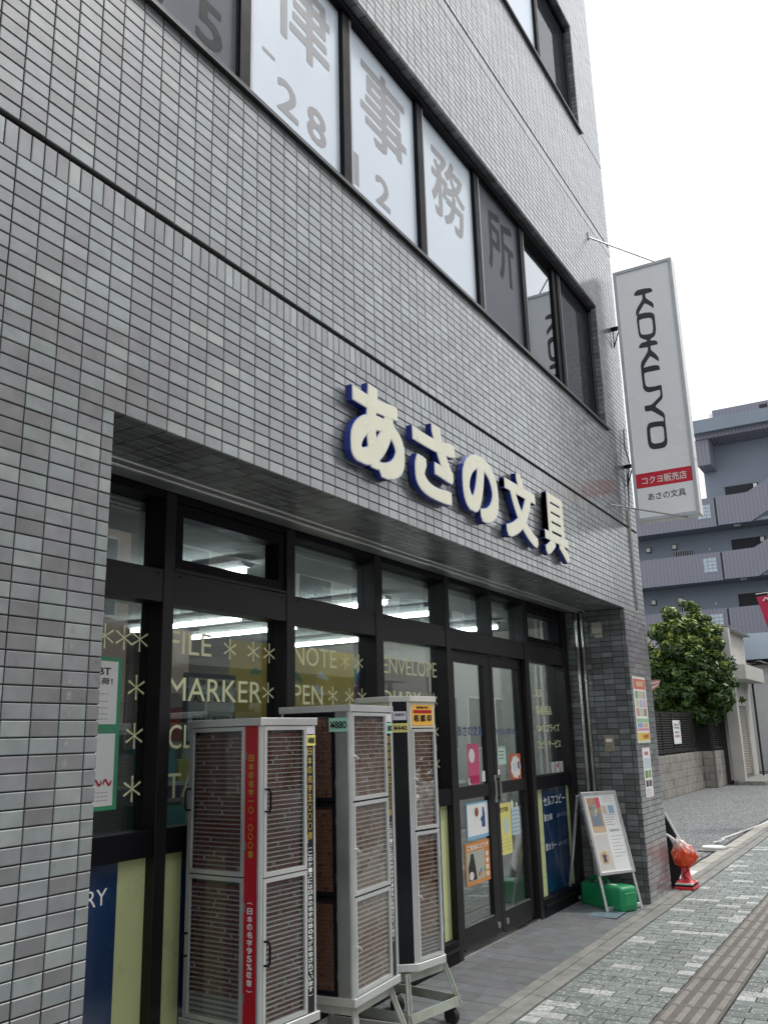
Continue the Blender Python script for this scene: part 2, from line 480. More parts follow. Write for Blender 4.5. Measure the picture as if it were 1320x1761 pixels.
# pavement: base sheet, pavers, tactile strip, edging
m_joint = M('sand_joint', (.03,.03,.027), .95, var=.3, vs=40)
side = MB().box(-8, 40, -3.1, -.176, -.011, -.001).build('sidewalk', m_joint); tag(side, kind='structure')
m_pg_o = speckle_mat('green_grey_paver_single', 'object', (.215,.24,.225), (.42,.45,.42), .80)
m_pg_j = speckle_mat('green_grey_paver', 'attr', (.215,.24,.225), (.42,.45,.42), .80)
m_pw_o = speckle_mat('white_paver_single', 'object', (.40,.41,.40), (.58,.59,.57), .55)
m_pw_j = speckle_mat('white_paver', 'attr', (.40,.41,.40), (.58,.59,.57), .55)
gp, wp = [], []
for i in range(-30, 260):
    x0 = 2.43 + i*.104
    if not -6 < x0 < 24: continue
    for lo, hi in ((-.795, -.180), (-3.0, -1.104)):
        y = hi - (.1 if i % 2 else 0.)
        if i % 2: segs = [(hi-.1, hi)]
        else: segs = []
        while y - .04 > lo:
            segs.append((max(y-.204, lo), y)); y -= .204
        for a, b in segs:
            if b-a < .05: continue
            r = (x0+.0038, x0+.1002, a+.0038, b-.0038)
            (wp if random.random() < (.30 if b-a < .15 else .13) else gp).append(r)
fr_up = ((0,0,-.008), (1,0,0), (0,1,0), (0,0,1))
tiled(side, 'paver', gp, fr_up, m_pg_o, m_pg_j, th=.012, bv=.003, cap=240, jitter=.0009, rest='paver_field')
tiled(side, 'white_paver', wp, fr_up, m_pw_o, m_pw_j, th=.012, bv=.003, cap=60, jitter=.0009, rest='white_paver_field')
# tactile strip: flat tiles with four paler raised bars along the street
m_tact = M('grey_brown_tactile', (.15,.138,.125), .8, var=.2, vs=12, bump=.4, bs=120, dirt=.3, dcol=(.07,.065,.055))
m_tact2 = M('pale_tactile_bar', (.27,.252,.23), .8, var=.2, vs=14, bump=.4, bs=120, dirt=.3, dcol=(.12,.11,.095))
def tactile_mesh():
    mb = MB(); mb.box(-.149, .149, -.149, .149, -.008, .003)
    for k in range(4):
        y = -.1125 + k*.075
        mb.v; P = [(-.137,y-.0175,.003),(.137,y-.0175,.003),(.137,y+.0175,.003),(-.137,y+.0175,.003),(-.131,y-.0115,.0085),(.131,y-.0115,.0085),(.131,y+.0115,.0085),(-.131,y+.0115,.0085)]
        mb.add(P, [(4,5,6,7),(0,1,5,4),(1,2,6,5),(2,3,7,6),(3,0,4,7)], 1)
    return mb.mesh('tactile_tile', [m_tact, m_tact2])
tm = tactile_mesh()
for i in range(60):
    o = bpy.data.objects.new('tactile_tile', tm); o.location = (.9 + i*.3005, -.949, random.uniform(-.0008, .0008)); o.rotation_euler = (0, 0, random.uniform(-.004, .004)); link(o, side)
# edging stones
edge = MB().box(-8, 26, -.174, .0, -.011, -.004).build('kerb_edging', m_joint); tag(edge, kind='structure')
x = -3.0
while x < 22:
    L = .6
    solid('kerb_stone', edge, m_concrete, x+.003, x+L-.003, -.172, -.072, -.01, .009+random.uniform(-.002,.002), bevel=.004)
    x += L
x = -2.7
while x < 14:
    L = .6
    solid('inner_kerb_stone', edge, m_concrete, x+.003, x+L-.003, -.066, .003, -.01, .012+random.uniform(-.002,.002), bevel=.004)
    x += L
# porch in front of the shop
porch = MB().box(-3, XE, .006, 1.0, -.05, .004).build('porch_floor', M('porch_joint', (.20,.195,.18), .9)); tag(porch, kind='structure')
m_pt_o = tile_mat('porch_tile_single', 'object', .135, .17, .6, coat=0.); m_pt_j = tile_mat('porch_tile', 'attr', .135, .17, .6, coat=0.)
pr = []
for i in range(-12, 60):
    for j in range(4):
        x0 = .03 + .15*i; y0 = .008 + .15*j
        if x0 < XL-.6 or x0+.15 > XE: continue
        if x0 + .15 > XR and y0 + .15 > 0: continue
        pr.append((x0+.002, x0+.148, y0+.002, y0+.148))
tiled(porch, 'porch_tile', pr, ((0,0,.0), (1,0,0), (0,.9996,.027), (0,-.027,.9996)), m_pt_o, m_pt_j, th=.010, bv=.002, cap=260, jitter=.0004)
solid('threshold', porch, m_steel, 4.12, 5.50, .575, .62, .0, .036, bevel=.002)

# ================================================================== SHOP BUILDING
B = thing('shop_building', 'grey tiled building with a recessed black-framed shop front and two rows of upper windows', 'building')
def wall_regions():
    """rectangles (x0,x1,z0,z1) of front wall below and above openings"""
    WXR = 6.555
    return dict(
        low=[(XW, XL, 0, SOF), (XR, XE, 0, SOF), (XW, XE, SOF, S0)],
        up=[(XW, XE, ZG2, SILL2-.012), (WXR, XE, SILL2-.012, HEAD2), (XW, XE, HEAD2, G3-.118)],
        top=[(XW, XE, G3, SILL3-.012), (WXR, XE, SILL3-.012, HEAD3), (XW, XE, HEAD3, ZTOP)])
# backing (grout) as boxes round the openings; 9 mm behind the tile faces
wall = MB()
YB = .009
for r in [(XW, XL-.0005, 0, SOF+.012), (XR+.012, XE-.001, 0, SOF+.012), (XW, XE, SOF+.012, S0-.002), (XW, XE, S0-.002, ZG2-.020), (XW, XE, ZG2+.0, SILL2-.012), (6.555, XE, SILL2-.012, HEAD2), (XW, XE, HEAD2, G3-.020),
          (XW, XE, G3, SILL3-.012), (6.555, XE, SILL3-.012, HEAD3), (XW, XE, HEAD3, ZTOP)]:
    wall.box(r[0], r[1], YB, .30, r[2], r[3])
front = wall.build('front_wall', m_grout, B, fixn=False)
for z in (ZG2-.020, G3-.020):
    solid('joint_strip', B, m_groove, XW, XE-.002, YB+.010, .29, z, z+.020)
def grid(regions, z_ref, pv, up=True):
    out = []
    for x0, x1, z0, z1 in regions:
        i0 = math.floor(x0/PH)-1; i1 = math.ceil(x1/PH)+1
        k0 = math.floor((z0-z_ref)/pv)-1; k1 = math.ceil((z1-z_ref)/pv)+1
        for i in range(i0, i1):
            a, b = max(i*PH, x0), min((i+1)*PH, x1)
            if b-a < .022: continue
            ea = .0022 if a > x0 else .0; eb = .0022 if b < x1 else .0
            for k in range(k0, k1):
                c, d = max(z_ref+k*pv, z0), min(z_ref+(k+1)*pv, z1)
                if d-c < .014: continue
                out.append((a+.0022 if i*PH >= x0-1e-6 else a, b-.0022 if (i+1)*PH <= x1+1e-6 else b, c+.0021, d-.0021))
    return out
reg = wall_regions()
rects = grid(reg['low'], S0, PV) + grid(reg['up'], ZG2+.0475+.0025-PV, PV) + grid(reg['top'], G3+.0475+.0025-PV, PV)
rects = [r for r in rects if r[3]-r[2] > .012]
for z1 in (ZG2-.020, G3-.020):           # upright course under each joint
    i = math.floor(XW/.05)
    while i*.05 < XE - .02:
        rects.append((i*.05+.0022, min((i+1)*.05-.0022, XE), z1-.0945, z1-.001)); i += 1
tiled(front, 'wall_tile', rects, ((0, .008, 0), (1,0,0), (0,0,1), (0,-1,0)), m_tile_o, m_tile_j, cap=300, rest='wall_tile_field')
# right end wall, left end wall, back and roof of the building
solid('end_wall', B, m_grout, XE-.30, XE-.001, .30, 9, 0, ZTOP)
solid('rear_wall', B, m_grout, XW, XE-.3, 8.8, 9, 0, ZTOP)
solid('left_end_wall', B, m_grout, XW, XW+.2, .30, 8.8, 0, ZTOP)
solid('roof_slab', B, m_grout, XW+.2, XE-.3, .30, 8.8, ZTOP-.3, ZTOP-.01)
# recess: right reveal (tiled), left reveal, soffit
rv = solid('reveal_wall', B, m_grout, XR+.010, XR+.25, .301, .80, 0, SOF+.02)
rr = []
for k in range(0, 54):
    zt = SOF - k*PV; zb = zt - PV
    if zt < .03: break
    for a, b in ((.0085, .047), (.0475, .1475), (.1475, .2475), (.2475, .3475), (.3475, .3975), (.4875, .5675)):
        rr.append((-b+.002, -a-.002, max(zb, .004)+.0021, zt-.0021))
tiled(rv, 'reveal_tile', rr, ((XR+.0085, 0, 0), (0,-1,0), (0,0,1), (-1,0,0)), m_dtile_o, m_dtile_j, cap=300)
solid('left_reveal_wall', B, m_grout, XL-.2, XL-.001, .301, .80, 0, SOF+.02)
sf = solid('soffit_panel', B, m_grout, XL, XR+.008, .301, .40, SOF+.010, SOF+.05)
sr = []
for i in range(4, 66):
    for j in range(7):
        a, b = max(i*PH, XL), min((i+1)*PH, XR)
        y0 = .009 + j*.0505
        if b-a > .03: sr.append((a+.002, b-.002, y0+.002, y0+.0485))
# facing down: U x V = W -> (1,0,0)x(0,-1,0)=(0,0,-1)
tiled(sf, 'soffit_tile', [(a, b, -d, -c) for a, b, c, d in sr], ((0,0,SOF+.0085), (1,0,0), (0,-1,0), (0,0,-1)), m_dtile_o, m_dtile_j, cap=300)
# shutter slot in the soffit
solid('shutter_rail', B, m_alu, XL, XR-.002, .366, .384, SOF-.004, SOF+.05, bevel=.002)
solid('shutter_slot', B, m_black, XL, XR-.002, .384, .425, SOF+.02, SOF+.06)
solid('shutter_rail', B, m_alu, XL, XR-.002, .425, .448, SOF-.006, SOF+.05, bevel=.002)
solid('shutter_box_panel', B, m_alud, XL, XR-.002, .449, .56, SOF+.004, SOF+.05)
for a, b in ((.402, .424), (.455, .482)):
    solid('shutter_guide', B, m_steel, XR-.004, XR+.012, a, b, .005, SOF-.006, bevel=.002)
solid('shutter_guide_slot', B, m_groove, XR+.004, XR+.012, .424, .455, .005, SOF-.006)

# ---------------------------------------------------------------- shop front
POSTS = [(.40, .47), (1.295, 1.362), (2.194, 2.268), (3.095, 3.182), (4.043, 4.108), (5.495, 5.578), (6.452, 6.566)]
TB, TT = 2.03, 2.173          # transom band
ZH = 2.485                    # glass head
for i, (a, b) in enumerate(POSTS):
    solid('mullion', B, m_bronze, a, b, YF, YG+.05, .003 if i not in (1,2,3) else .003, SOF+.003, bevel=.0025)
solid('head_frame', B, m_black, XL, POSTS[-1][0], YF+.006, YG+.05, ZH+.012, SOF+.05)
def bay(i): return POSTS[i][1], POSTS[i+1][0]
LOWZ0, LOWZ1 = .985, 1.088     # lower rail
for i in range(6):
    a, b = bay(i)
    # band
    solid('transom_band', B, m_bronze, a+.001, b-.001, YF+.004, YG+.03, TB, TT, bevel=.002)
    for x in (a+.035, b-.035):
        MB().tube([(x, YF+.0045, TT-.02), (x, YF+.001, TT-.02)], .006, 8).build('screw_cap', m_black, B)
    aw = i in (1, 5)
    if aw:   # top hung light with its own frame
        fr = MB(); z0, z1 = TT+.018, ZH-.005; w_ = .045
        fr.box(a+.012, b-.012, YF+.012, YG+.02, z0, z0+w_).box(a+.012, b-.012, YF+.012, YG+.02, z1-w_, z1+.012)
        fr.box(a+.012, a+.012+w_, YF+.012, YG+.02, z0+w_, z1-w_).box(b-.012-w_, b-.012, YF+.012, YG+.02, z0+w_, z1-w_)
        v = fr.build('vent_window', m_black, B)
        solid('glass_pane', v, m_glass, a+.05, b-.05, YG-.016, YG-.010, z0+w_-.005, z1-w_+.005)
        solid('hinge_rail', v, m_bronze, a+.004, b-.004, YF-.001, YF+.012, TT+.003, TT+.016)
    elif i == 3 or i == 4 or True:
        if i == 4:
            xm = (4.845)
            solid('mullion', B, m_bronze, xm-.02, xm+.02, YF+.004, YG+.04, TT+.001, SOF+.002, bevel=.002)
            for p, q in ((a, xm-.02), (xm+.02, b)):
                solid('fanlight_pane', B, m_glass, p, q, YG, YG+.006, TT-.01, ZH+.02)
        else:
            solid('fanlight_pane', B, m_glass, a, b, YG, YG+.006, TT-.01, ZH+.02)
            solid('fanlight_bead', B, m_black, a, b, YG-.012, YG-.002, TT, TT+.016)
    if i != 4:
        solid('glass_pane', B, m_glass, a, b, YG, YG+.006, LOWZ1-.01, TB+.005)
        solid('lower_rail', B, m_black, a+.001, b-.001, YF+.008, YG+.03, LOWZ0, LOWZ1, bevel=.002)
        solid('base_rail', B, m_black, a+.001, b-.001, YF-.004, YG+.05, .003, .158, bevel=.003)
        solid('base_ledge', B, m_bronze, a+.001, b-.001, YF-.012, YF-.004, .10, .118)
# lower panels: navy and lime sheets behind the frame plane
PY = .618
def panel(x0, x1, m):
    return solid('apron_panel', B, m, x0, x1, PY, PY+.02, .158, LOWZ0)
pn0 = panel(.47, 1.146, m_blue_panel); panel(1.1465, 1.295, m_lime_panel)
panel(1.362, 1.506, m_lime_panel); panel(1.5065, 2.194, m_blue_panel)
panel(2.268, 2.42, m_lime_panel); panel(2.4205, 3.095, m_blue_panel)
panel(3.182, 3.94, m_blue_panel); panel(3.9405, 4.043, m_lime_panel)
panel(5.578, 5.79, m_lime_panel); pn6 = panel(5.7905, 6.385, m_blue_panel); panel(6.3855, 6.452, m_lime_panel)
P0 = (0, PY, 0)
text('lettering', 'STATIONERY', (.565, 1.096, .832, .893), P0, FRONT, m_white_ink, pn0, bold=.0)
text('lettering', 'セルフコピー', (5.822, 6.345, .842, .918), P0, FRONT, m_white_ink, pn6, bold=.008)
for z, t in ((.722, '白黒'), (.493, 'カラー')):
    card('bullet', pn6, m_white_ink, (5.822, 5.845, z, z+.055), P0, FRONT, .0008)
    text('lettering', t, (5.862, 6.01 if t == '白黒' else 6.06, z, z+.052), P0, FRONT, m_white_ink, pn6, bold=.006)
    text('lettering', 'A3サイズまで', (6.11, 6.372, z+.006, z+.042), P0, FRONT, M('grey_blue_ink', (.35,.42,.5), .5), pn6)
# doors
DY = .612
def door(x0, x1, gl0, gl1, hx):
    d = MB()
    ST = .075
    d.box(x0, gl0, DY, DY+.04, .06, 2.022).box(gl1, x1, DY, DY+.04, .06, 2.022)
    d.box(gl0, gl1, DY, DY+.04, 1.945, 2.022).box(gl0, gl1, DY+.001, DY+.039, 1.000, 1.085).box(gl0, gl1, DY, DY+.04, .045, .185)
    o = d.build('door', m_bronze, B)
    solid('glass_pane', o, m_glass, gl0-.004, gl1+.004, DY+.018, DY+.024, 1.08, 1.95)
    solid('glass_pane', o, m_glass, gl0-.004, gl1+.004, DY+.018, DY+.024, .18, 1.005)
    solid('bead', o, m_steel, gl0, gl1, DY+.006, DY+.012, .186, .196)
    solid('handle', o, m_steel, hx-.013, hx+.013, DY-.035, DY-.022, .945, 1.14, bevel=.003)
    for zz in (.965, 1.10): solid('handle_bracket', o, m_steel, hx-.008, hx+.008, DY-.023, DY-.0005, zz, zz+.02)
    c = MB(); x = (x0+x1)/2
    return o
dl = door(4.135, 4.838, 4.225, 4.722, 4.785)
dr = door(4.846, 5.488, 4.905, 5.415, 4.872)
for d_, x in ((dl, 4.775), (dr, 4.93)):
    MB().tube([(x, DY, .115), (x, DY-.006, .115)], .022, 16).build('floor_lock', m_steel, d_)
text('lettering', 'あさの文具', (4.27, 4.70, 1.425, 1.50), (0, DY+.018, 0), FRONT, M('blue_cut_film', (.02,.05,.2), .5), dl, bold=.012)
text('lettering', '9:00-18:30', (4.95, 5.36, 1.43, 1.475), (0, DY+.018, 0), FRONT, bpy.data.materials['blue_cut_film'], dr)
# cut lettering on the glass
GP = (0, YG-.0008, 0)
def glasstext(t, x0, x1, z0, z1, bold=.0, mat=None):
    return text('glass_lettering', t, (x0, x1, z0, z1), GP, FRONT, mat or m_yellow_glass, B, bold=bold)
def star(x, z, r=.05):
    mb = MB()
    for k in range(3):
        t = math.pi/2 + k*math.pi/3
        a = Vector((math.cos(t), 0, math.sin(t)))*r; n_ = Vector((-math.sin(t), 0, math.cos(t)))
        c = Vector((x, YG-.0012-k*.0003, z))
        P = [c+a+n_*.0048, c+a-n_*.0048, c-n_*.0022, c-a-n_*.0048, c-a+n_*.0048, c+n_*.0022]
        mb.add(P, [(0,1,2,3,4,5)])
    return mb.build('glass_star', m_yellow_glass, B, fixn=False)
r1, r2, r3, r4 = (1.822, 1.925), (1.615, 1.718), (1.406, 1.510), (1.2, 1.303)
glasstext('FILE', 1.425, 1.705, *r1)
for x in (1.84, 2.02, 2.15): star(x, 1.868)
glasstext('MARKER', 1.425, 2.09, *r2); star(2.143, 1.668)
glasstext('CLIP', 1.437, 1.69, *r3); glasstext('TAPE', 1.437, 1.78, *r4)
for x in (1.05, 1.155, 1.245): star(x, 1.868, .052)
for z in (1.664, 1.465, 1.252): star(1.236, z, .052)
glasstext('NOTE', 2.36, 2.778, *r1); glasstext('PEN', 2.36, 2.634, *r2)
for x in (2.87, 3.02): star(x, 1.868)
for x in (2.735, 2.912, 3.05): star(x, 1.668)
glasstext('ENVELOPE', 3.30, 4.035, *r1); glasstext('DIARY', 3.295, 3.79, *r2)
for x in (3.88, 3.98): star(x, 1.668)
for z in (1.46, 1.25): star(3.98, z)
glasstext('文具', 5.86, 6.07, 1.738, 1.811, .012)
glasstext('事務用品', 5.875, 6.255, 1.59, 1.666, .012)
glasstext('OAサプライズ', 5.875, 6.43, 1.445, 1.512, .01)
glasstext('コピーサービス', 5.875, 6.44, 1.305, 1.374, .01)

# ---------------------------------------------------------------- upper windows
FY = .075                      # window frame face
m_screen = None
def screen_mat():
    m, n, l, b = nodes('insect_screen'); n.remove(b)
    tr = n.new('ShaderNodeBsdfTransparent'); df = n.new('ShaderNodeBsdfDiffuse'); df.inputs[0].default_value = (.06,.066,.075,1)
    ms = n.new('ShaderNodeMixShader'); ms.inputs[0].default_value = .25
    l.new(tr.outputs[0], ms.inputs[1]); l.new(df.outputs[0], ms.inputs[2]); l.new(ms.outputs[0], n['Material Output'].inputs[0]); return m
m_screen = screen_mat()
m_film_g = M('smoky_film', (.40,.44,.49), .35, var=.05, vs=2)
m_filmtxt_g = M('charcoal_film_letter', (.055,.06,.068), .5, var=.03)
m_sill = M('dark_sill_metal', (.11,.11,.115), .35, metal=.6, var=.1)
m_liner = M('grey_sash_edge', (.38,.38,.40), .4, metal=.3)
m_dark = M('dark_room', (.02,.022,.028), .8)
def upper_row(zs, zh, first, kinds, texts):
    """band of windows; kinds: film / grey (film behind a screen) / clear / dark"""
    n = len(kinds); pitch = .889; x0 = first
    solid('window_sill', B, m_sill, XW, 6.60, -.028, .12, zs-.010, zs, bevel=.002)
    solid('window_sill_lip', B, m_sill, XW, 6.60, -.028, -.022, zs-.022, zs-.0105)
    solid('window_head_frame', B, m_black, XW, 6.552, FY-.02, .16, zh-.055, zh-.012)
    # tiled head soffit and right jamb tiles
    hs = solid('window_head_reveal', B, m_grout, XW, 6.555, .010, .20, zh-.004, zh+.0)
    rects = []
    for i in range(-32, 66): rects.append((i*.1+.002, min(i*.1+.098, 6.553), -.062, -.004))
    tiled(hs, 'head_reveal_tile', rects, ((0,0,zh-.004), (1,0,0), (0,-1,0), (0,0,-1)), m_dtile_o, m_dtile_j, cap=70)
    js = solid('window_jamb_reveal', B, m_grout, 6.5552, 6.5595, .010, .20, zs+.002, zh-.006)
    k = 0; rects = []
    while zs + .004 + (k+1)*.0486 < zh-.01:
        rects.append((-.06, -.006, zs+.004+k*.0486+.002, zs+.004+(k+1)*.0486-.002)); k += 1
    tiled(js, 'jamb_tile', rects, ((6.556,0,0), (0,-1,0), (0,0,1), (-1,0,0)), m_dtile_o, m_dtile_j, cap=40, th=.006)
    for i, kd in enumerate(kinds):
        a = x0 + i*pitch; b = a + pitch
        if i == n-1: b = 6.548
        w0 = MB()
        w0.box(a, a+.075, FY, .17, zs+.001, zh-.0125)
        wo = w0.build('window', m_black, B)
        if i == n-1: solid('jamb_frame', wo, m_black, b-.03, b, FY+.01, .17, zs+.001, zh-.056)
        g0, g1 = a+.075, (b if i < n-1 else b-.03)
        solid('sash_edge', wo, m_liner, g0, g0+.022, FY+.004, FY+.03, zs+.002, zh-.056)
        solid('sash_rail', wo, m_black, g0+.022, g1, FY+.006, FY+.036, zs+.002, zs+.05)
        z0, z1 = zs+.05, zh-.056
        PYw = FY+.030
        if kd in ('film', 'grey'):
            p = solid('film_pane', wo, m_film if kd == 'film' else m_film_g, g0+.022, g1, PYw, PYw+.006, z0, z1)
            for t, bx, bo in texts.get(i, ()):
                text('film_lettering', t, bx, (0, PYw, 0), FRONT, m_filmtxt if kd == 'film' else m_filmtxt_g, wo, bold=bo, depth=.001)
            if kd == 'grey':
                solid('insect_screen', wo, m_screen, g0+.022, g1, FY+.012, FY+.0125, z0, z1)
        elif kd == 'clear':
            solid('glass_pane', wo, m_winglass, g0+.022, g1, PYw, PYw+.006, z0, z1)
            solid('sash_stile', wo, m_black, g1-.09, g1, FY+.012, FY+.028, z0, z1)
        else:
            solid('glass_pane', wo, m_winglass, g0+.022, g1, PYw, PYw+.006, z0, z1)
            solid('insect_screen', wo, m_screen, g0+.022, g1, FY+.012, FY+.0125, z0, z1)
            solid('dark_backing', wo, m_dark, g0, g1, .145, .15, z0, z1)  # dark sheet stands in for the unlit room behind the pane
NB = .022
T2 = {3: (('3', (.42, .60, 4.40, 4.63), NB), ('5', (.66, .84, 4.40, 4.63), NB)), 4: ()}
first2 = 1.160 - .889*4
kinds2 = ['film', 'film', 'film', 'grey', 'film', 'film', 'film', 'grey', 'clear', 'dark']
T2 = {3: (('3', (.50, .70, 4.40, 4.66), NB), ('5', (.89, 1.07, 4.44, 4.68), NB)),
      4: (('律', (1.42, 1.96, 4.93, 5.47), .016), ('-', (1.36, 1.46, 4.725, 4.745), .005), ('2', (1.48, 1.66, 4.475, 4.675), NB), ('8', (1.735, 1.915, 4.475, 4.69), NB)),
      5: (('事', (2.28, 2.83, 4.855, 5.415), .016), ('1', (2.185, 2.245, 4.46, 4.665), .012), ('2', (2.43, 2.60, 4.475, 4.675), NB)),
      6: (('務', (3.18, 3.70, 4.83, 5.375), .016),),
      7: (('所', (4.10, 4.62, 4.85, 5.41), .016),)}
upper_row(SILL2, HEAD2, first2, kinds2, T2)
upper_row(SILL3, HEAD3, first2, ['dark', 'clear', 'film', 'clear', 'dark', 'clear', 'film', 'clear', 'film', 'dark'], {})
# dark rooms behind the upper windows
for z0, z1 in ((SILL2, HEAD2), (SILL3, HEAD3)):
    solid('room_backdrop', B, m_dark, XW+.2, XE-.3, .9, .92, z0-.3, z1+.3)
# conduit and flashing on the right edge
solid('wiring_conduit', B, m_alud, 6.985, 7.015, -.020, -.0005, 2.55, 3.54, bevel=.003)
solid('edge_flashing', B, m_steel, 6.56, 7.03, -.006, .005, SOF-.008, SOF+.002)
MB().tube([(7.0, -.012, 3.54), (7.02, -.02, 3.60), (7.05, -.018, 3.7), (7.06, -.03, 3.9), (7.08, -.05, 4.05), (7.06, -.02, 4.2), (7.09, -.02, 4.4)], .006, 6).build('power_cable', m_rubber, B)
# ================================================================== SHOP SIGN LETTERS
def sq(a):
    c, s = math.cos(a), math.sin(a); k = max(abs(c), abs(s)); return (c/k, s/k)
def letter(ch, x0, x1, z0, z1, label, bold):
    t = thing('sign_letter', label, 'sign letter', (x0, 0, z0), 0, 'raised letters of the shop name on the tiled wall')
    v, f = glyphs(ch, 0, 6)
    n8 = 16; Yb, Yf = -.018, -.054
    lo, hi = v.min(0)-bold, v.max(0)+bold
    sx, sy = (x1-x0)/(hi-lo)[0], (z1-z0)/(hi-lo)[1]
    # boundary edges of the glyph (edges used once)
    from collections import Counter
    ec = Counter()
    for q in f:
        for i in range(len(q)): ec[frozenset((q[i], q[(i+1) % len(q)]))] += 1
    be = [tuple(e) for e, c in ec.items() if c == 1]
    face, sidem, rim = MB(), MB(), MB()
    for k in range(n8):
        a = 2*math.pi*k/n8
        P = (v + np.array(sq(a))*bold - lo)*(sx, sy)
        P2 = (v + np.array(sq(a))*bold*.80 - lo)*(sx, sy)
        d = k*.0001
        face.add([(p[0], Yf-.0015-d, p[1]) for p in P2], [q[::-1] for q in f])
        rim.add([(p[0], Yf-d*.5, p[1]) for p in P], [q[::-1] for q in f])
        vs = []; fs = []
        for e0, e1 in be:
            b = len(vs); vs += [(*[P[e0][0]], Yb, P[e0][1]), (P[e1][0], Yb, P[e1][1]), (P[e1][0], Yf, P[e1][1]), (P[e0][0], Yf, P[e0][1])]; fs.append((b, b+1, b+2, b+3))
        sidem.add(vs, fs)
    sd_ = sidem.build('letter_side', m_navyside, t, fixn=False)
    rim.build('letter_rim', M('pale_letter_rim', (.55,.60,.72), .4) if 'pale_letter_rim' not in bpy.data.materials else bpy.data.materials['pale_letter_rim'], t, fixn=False)
    face.build('letter_face', m_cream, t, fixn=False)
    w_ = x1-x0; h_ = z1-z0
    c = P.mean(0); q = P[np.argsort(((P-c)**2).sum(1))]
    for (px, pz) in (P[P[:, 1].argmax()]*.97, P[P[:, 1].argmin()]*1.0+np.array((0, .02))):
        MB().tube([(px, Yb-.006, pz), (px, .012, pz)], .006, 6).build('standoff', m_black, t)
letter('あ', 1.852, 2.385, 2.69, 3.158, 'cream letter A with navy sides, leftmost of the shop name', .042)
letter('さ', 2.475, 3.005, 2.70, 3.152, 'cream letter SA with navy sides, second of the shop name', .042)
letter('の', 3.088, 3.628, 2.70, 3.125, 'cream oval letter NO with navy sides, third of the shop name', .044)
letter('文', 3.730, 4.305, 2.685, 3.170, 'cream character with crossing legs and navy sides, fourth of the shop name', .042)
letter('具', 4.445, 4.960, 2.68, 3.165, 'cream boxy character with navy sides, rightmost of the shop name', .032)

# ================================================================== PROJECTING SIGN
XS0, XS1 = 7.0, 7.145
YS0, YS1 = -.088, -.685       # wall side, street side
ZS0, ZS1 = 3.405, 6.09
PS = thing('projecting_sign', 'tall white vertical light-box sign with black lettering fixed at the building corner', 'sign', (7.0, 0, 0))
def L(mb): return mb
X0 = 7.0
m_signface = M('milky_acrylic', (.86,.87,.88), .3, var=.04, vs=1.3, spec=.5, dirt=.15, dcol=(.64,.66,.65), ds=2)
m_signside = M('white_sign_casing', (.78,.78,.75), .45, var=.05, dirt=.2, dcol=(.5,.47,.4))
m_signframe = M('grey_sign_frame', (.44,.47,.50), .4, metal=.4)
def sbox(name, m, x0, x1, y0, y1, z0, z1, par=PS, **k): return solid(name, par, m, x0-X0, x1-X0, y0, y1, z0, z1, **k)
box_ = sbox('casing', m_signside, XS0+.006, XS1, YS1, YS0, ZS0, ZS1, bevel=.004)
fr_ = MB()
for y0, y1, z0, z1 in ((YS1, YS1+.03, ZS0, ZS1), (YS0-.03, YS0, ZS0, ZS1), (YS1+.03, YS0-.03, ZS0, ZS0+.03), (YS1+.03, YS0-.03, ZS1-.03, ZS1)):
    sbox('frame_bar', m_signframe, XS0-.012, XS0+.005, y0, y1, z0, z1)
face_ = sbox('face_panel', m_signface, XS0, XS0+.0055, YS1+.03, YS0-.03, ZS0+.03, ZS1-.03)
sbox('casing_seam', m_signframe, XS0+.005, XS1+.001, YS1-.002, YS1-.0005, ZS0+.55, ZS0+.555)
# red band and small writing: a u coordinate runs towards the street (-y)
SP = (-.0006, 0, 0)
card('red_band', PS, M('sign_red', (.60,.010,.035), .35, var=.03), (.118, .655, 3.735, 3.882), (0, 0, 0), LEFTF, .0006)
text('lettering', 'コクヨ販売店', (.175, .60, 3.765, 3.845), (-.0007, 0, 0), LEFTF, m_white_ink, PS, bold=.012)
text('lettering', 'あさの文具', (.215, .575, 3.60, 3.675), (0, 0, 0), LEFTF, m_ink, PS, bold=.01)
# the big vertical wordmark, turned a quarter: strokes traced on the panel
KP = {}
def _k(px, py): return (px, py)
LOGO = [
 # K
 [(258,252),(262,228),(285,205),(345,190),(400,185),(415,198),(418,212),(355,232),(352,245),(356,268),(372,285),(410,308),(425,325),(432,362),(395,335),(355,316),(342,325),(305,385),(290,425),(276,428),(276,395),(285,365),(325,300),(333,280),(332,258),(328,240),(290,248)],
 # K foot to O : O outer/inner handled as ring below
]
RING1 = ([(286,430),(300,418),(345,406),(400,402),(422,408),(435,425),(440,470),(448,540),(445,590),(432,612),(405,632),(375,642),(345,638),(312,622),(300,600),(292,540),(282,470)],
         [(300,480),(302,468),(330,456),(390,446),(412,452),(420,475),(426,540),(424,572),(412,588),(370,598),(330,600),(316,590),(308,560)])
K2 = [(365,640),(405,632),(400,652),(450,652),(462,668),(464,682),(402,695),(400,715),(408,740),(440,765),(462,790),(472,805),(478,836),(440,808),(402,786),(392,792),(350,860),(336,900),(320,905),(318,875),(325,840),(360,785),(378,752),(382,722),(378,706),(302,718),(302,705),(322,675),(372,660)]
U_ = [(320,900),(345,895),(400,880),(450,872),(478,876),(486,908),(430,918),(370,930),(345,942),(345,970),(352,1030),(362,1058),(385,1068),(440,1062),(498,1046),(502,1080),(430,1100),(385,1110),(355,1098),(340,1075),(332,1010),(325,950)]
Y_ = [(498,1046),(508,1150),(502,1170),(440,1238),(500,1280),(520,1298),(528,1320),(532,1380),(520,1376),(522,1340),(510,1328),(415,1272),(356,1282),(351,1236),(412,1226),(488,1150),(494,1120),(488,1085),(500,1078)]
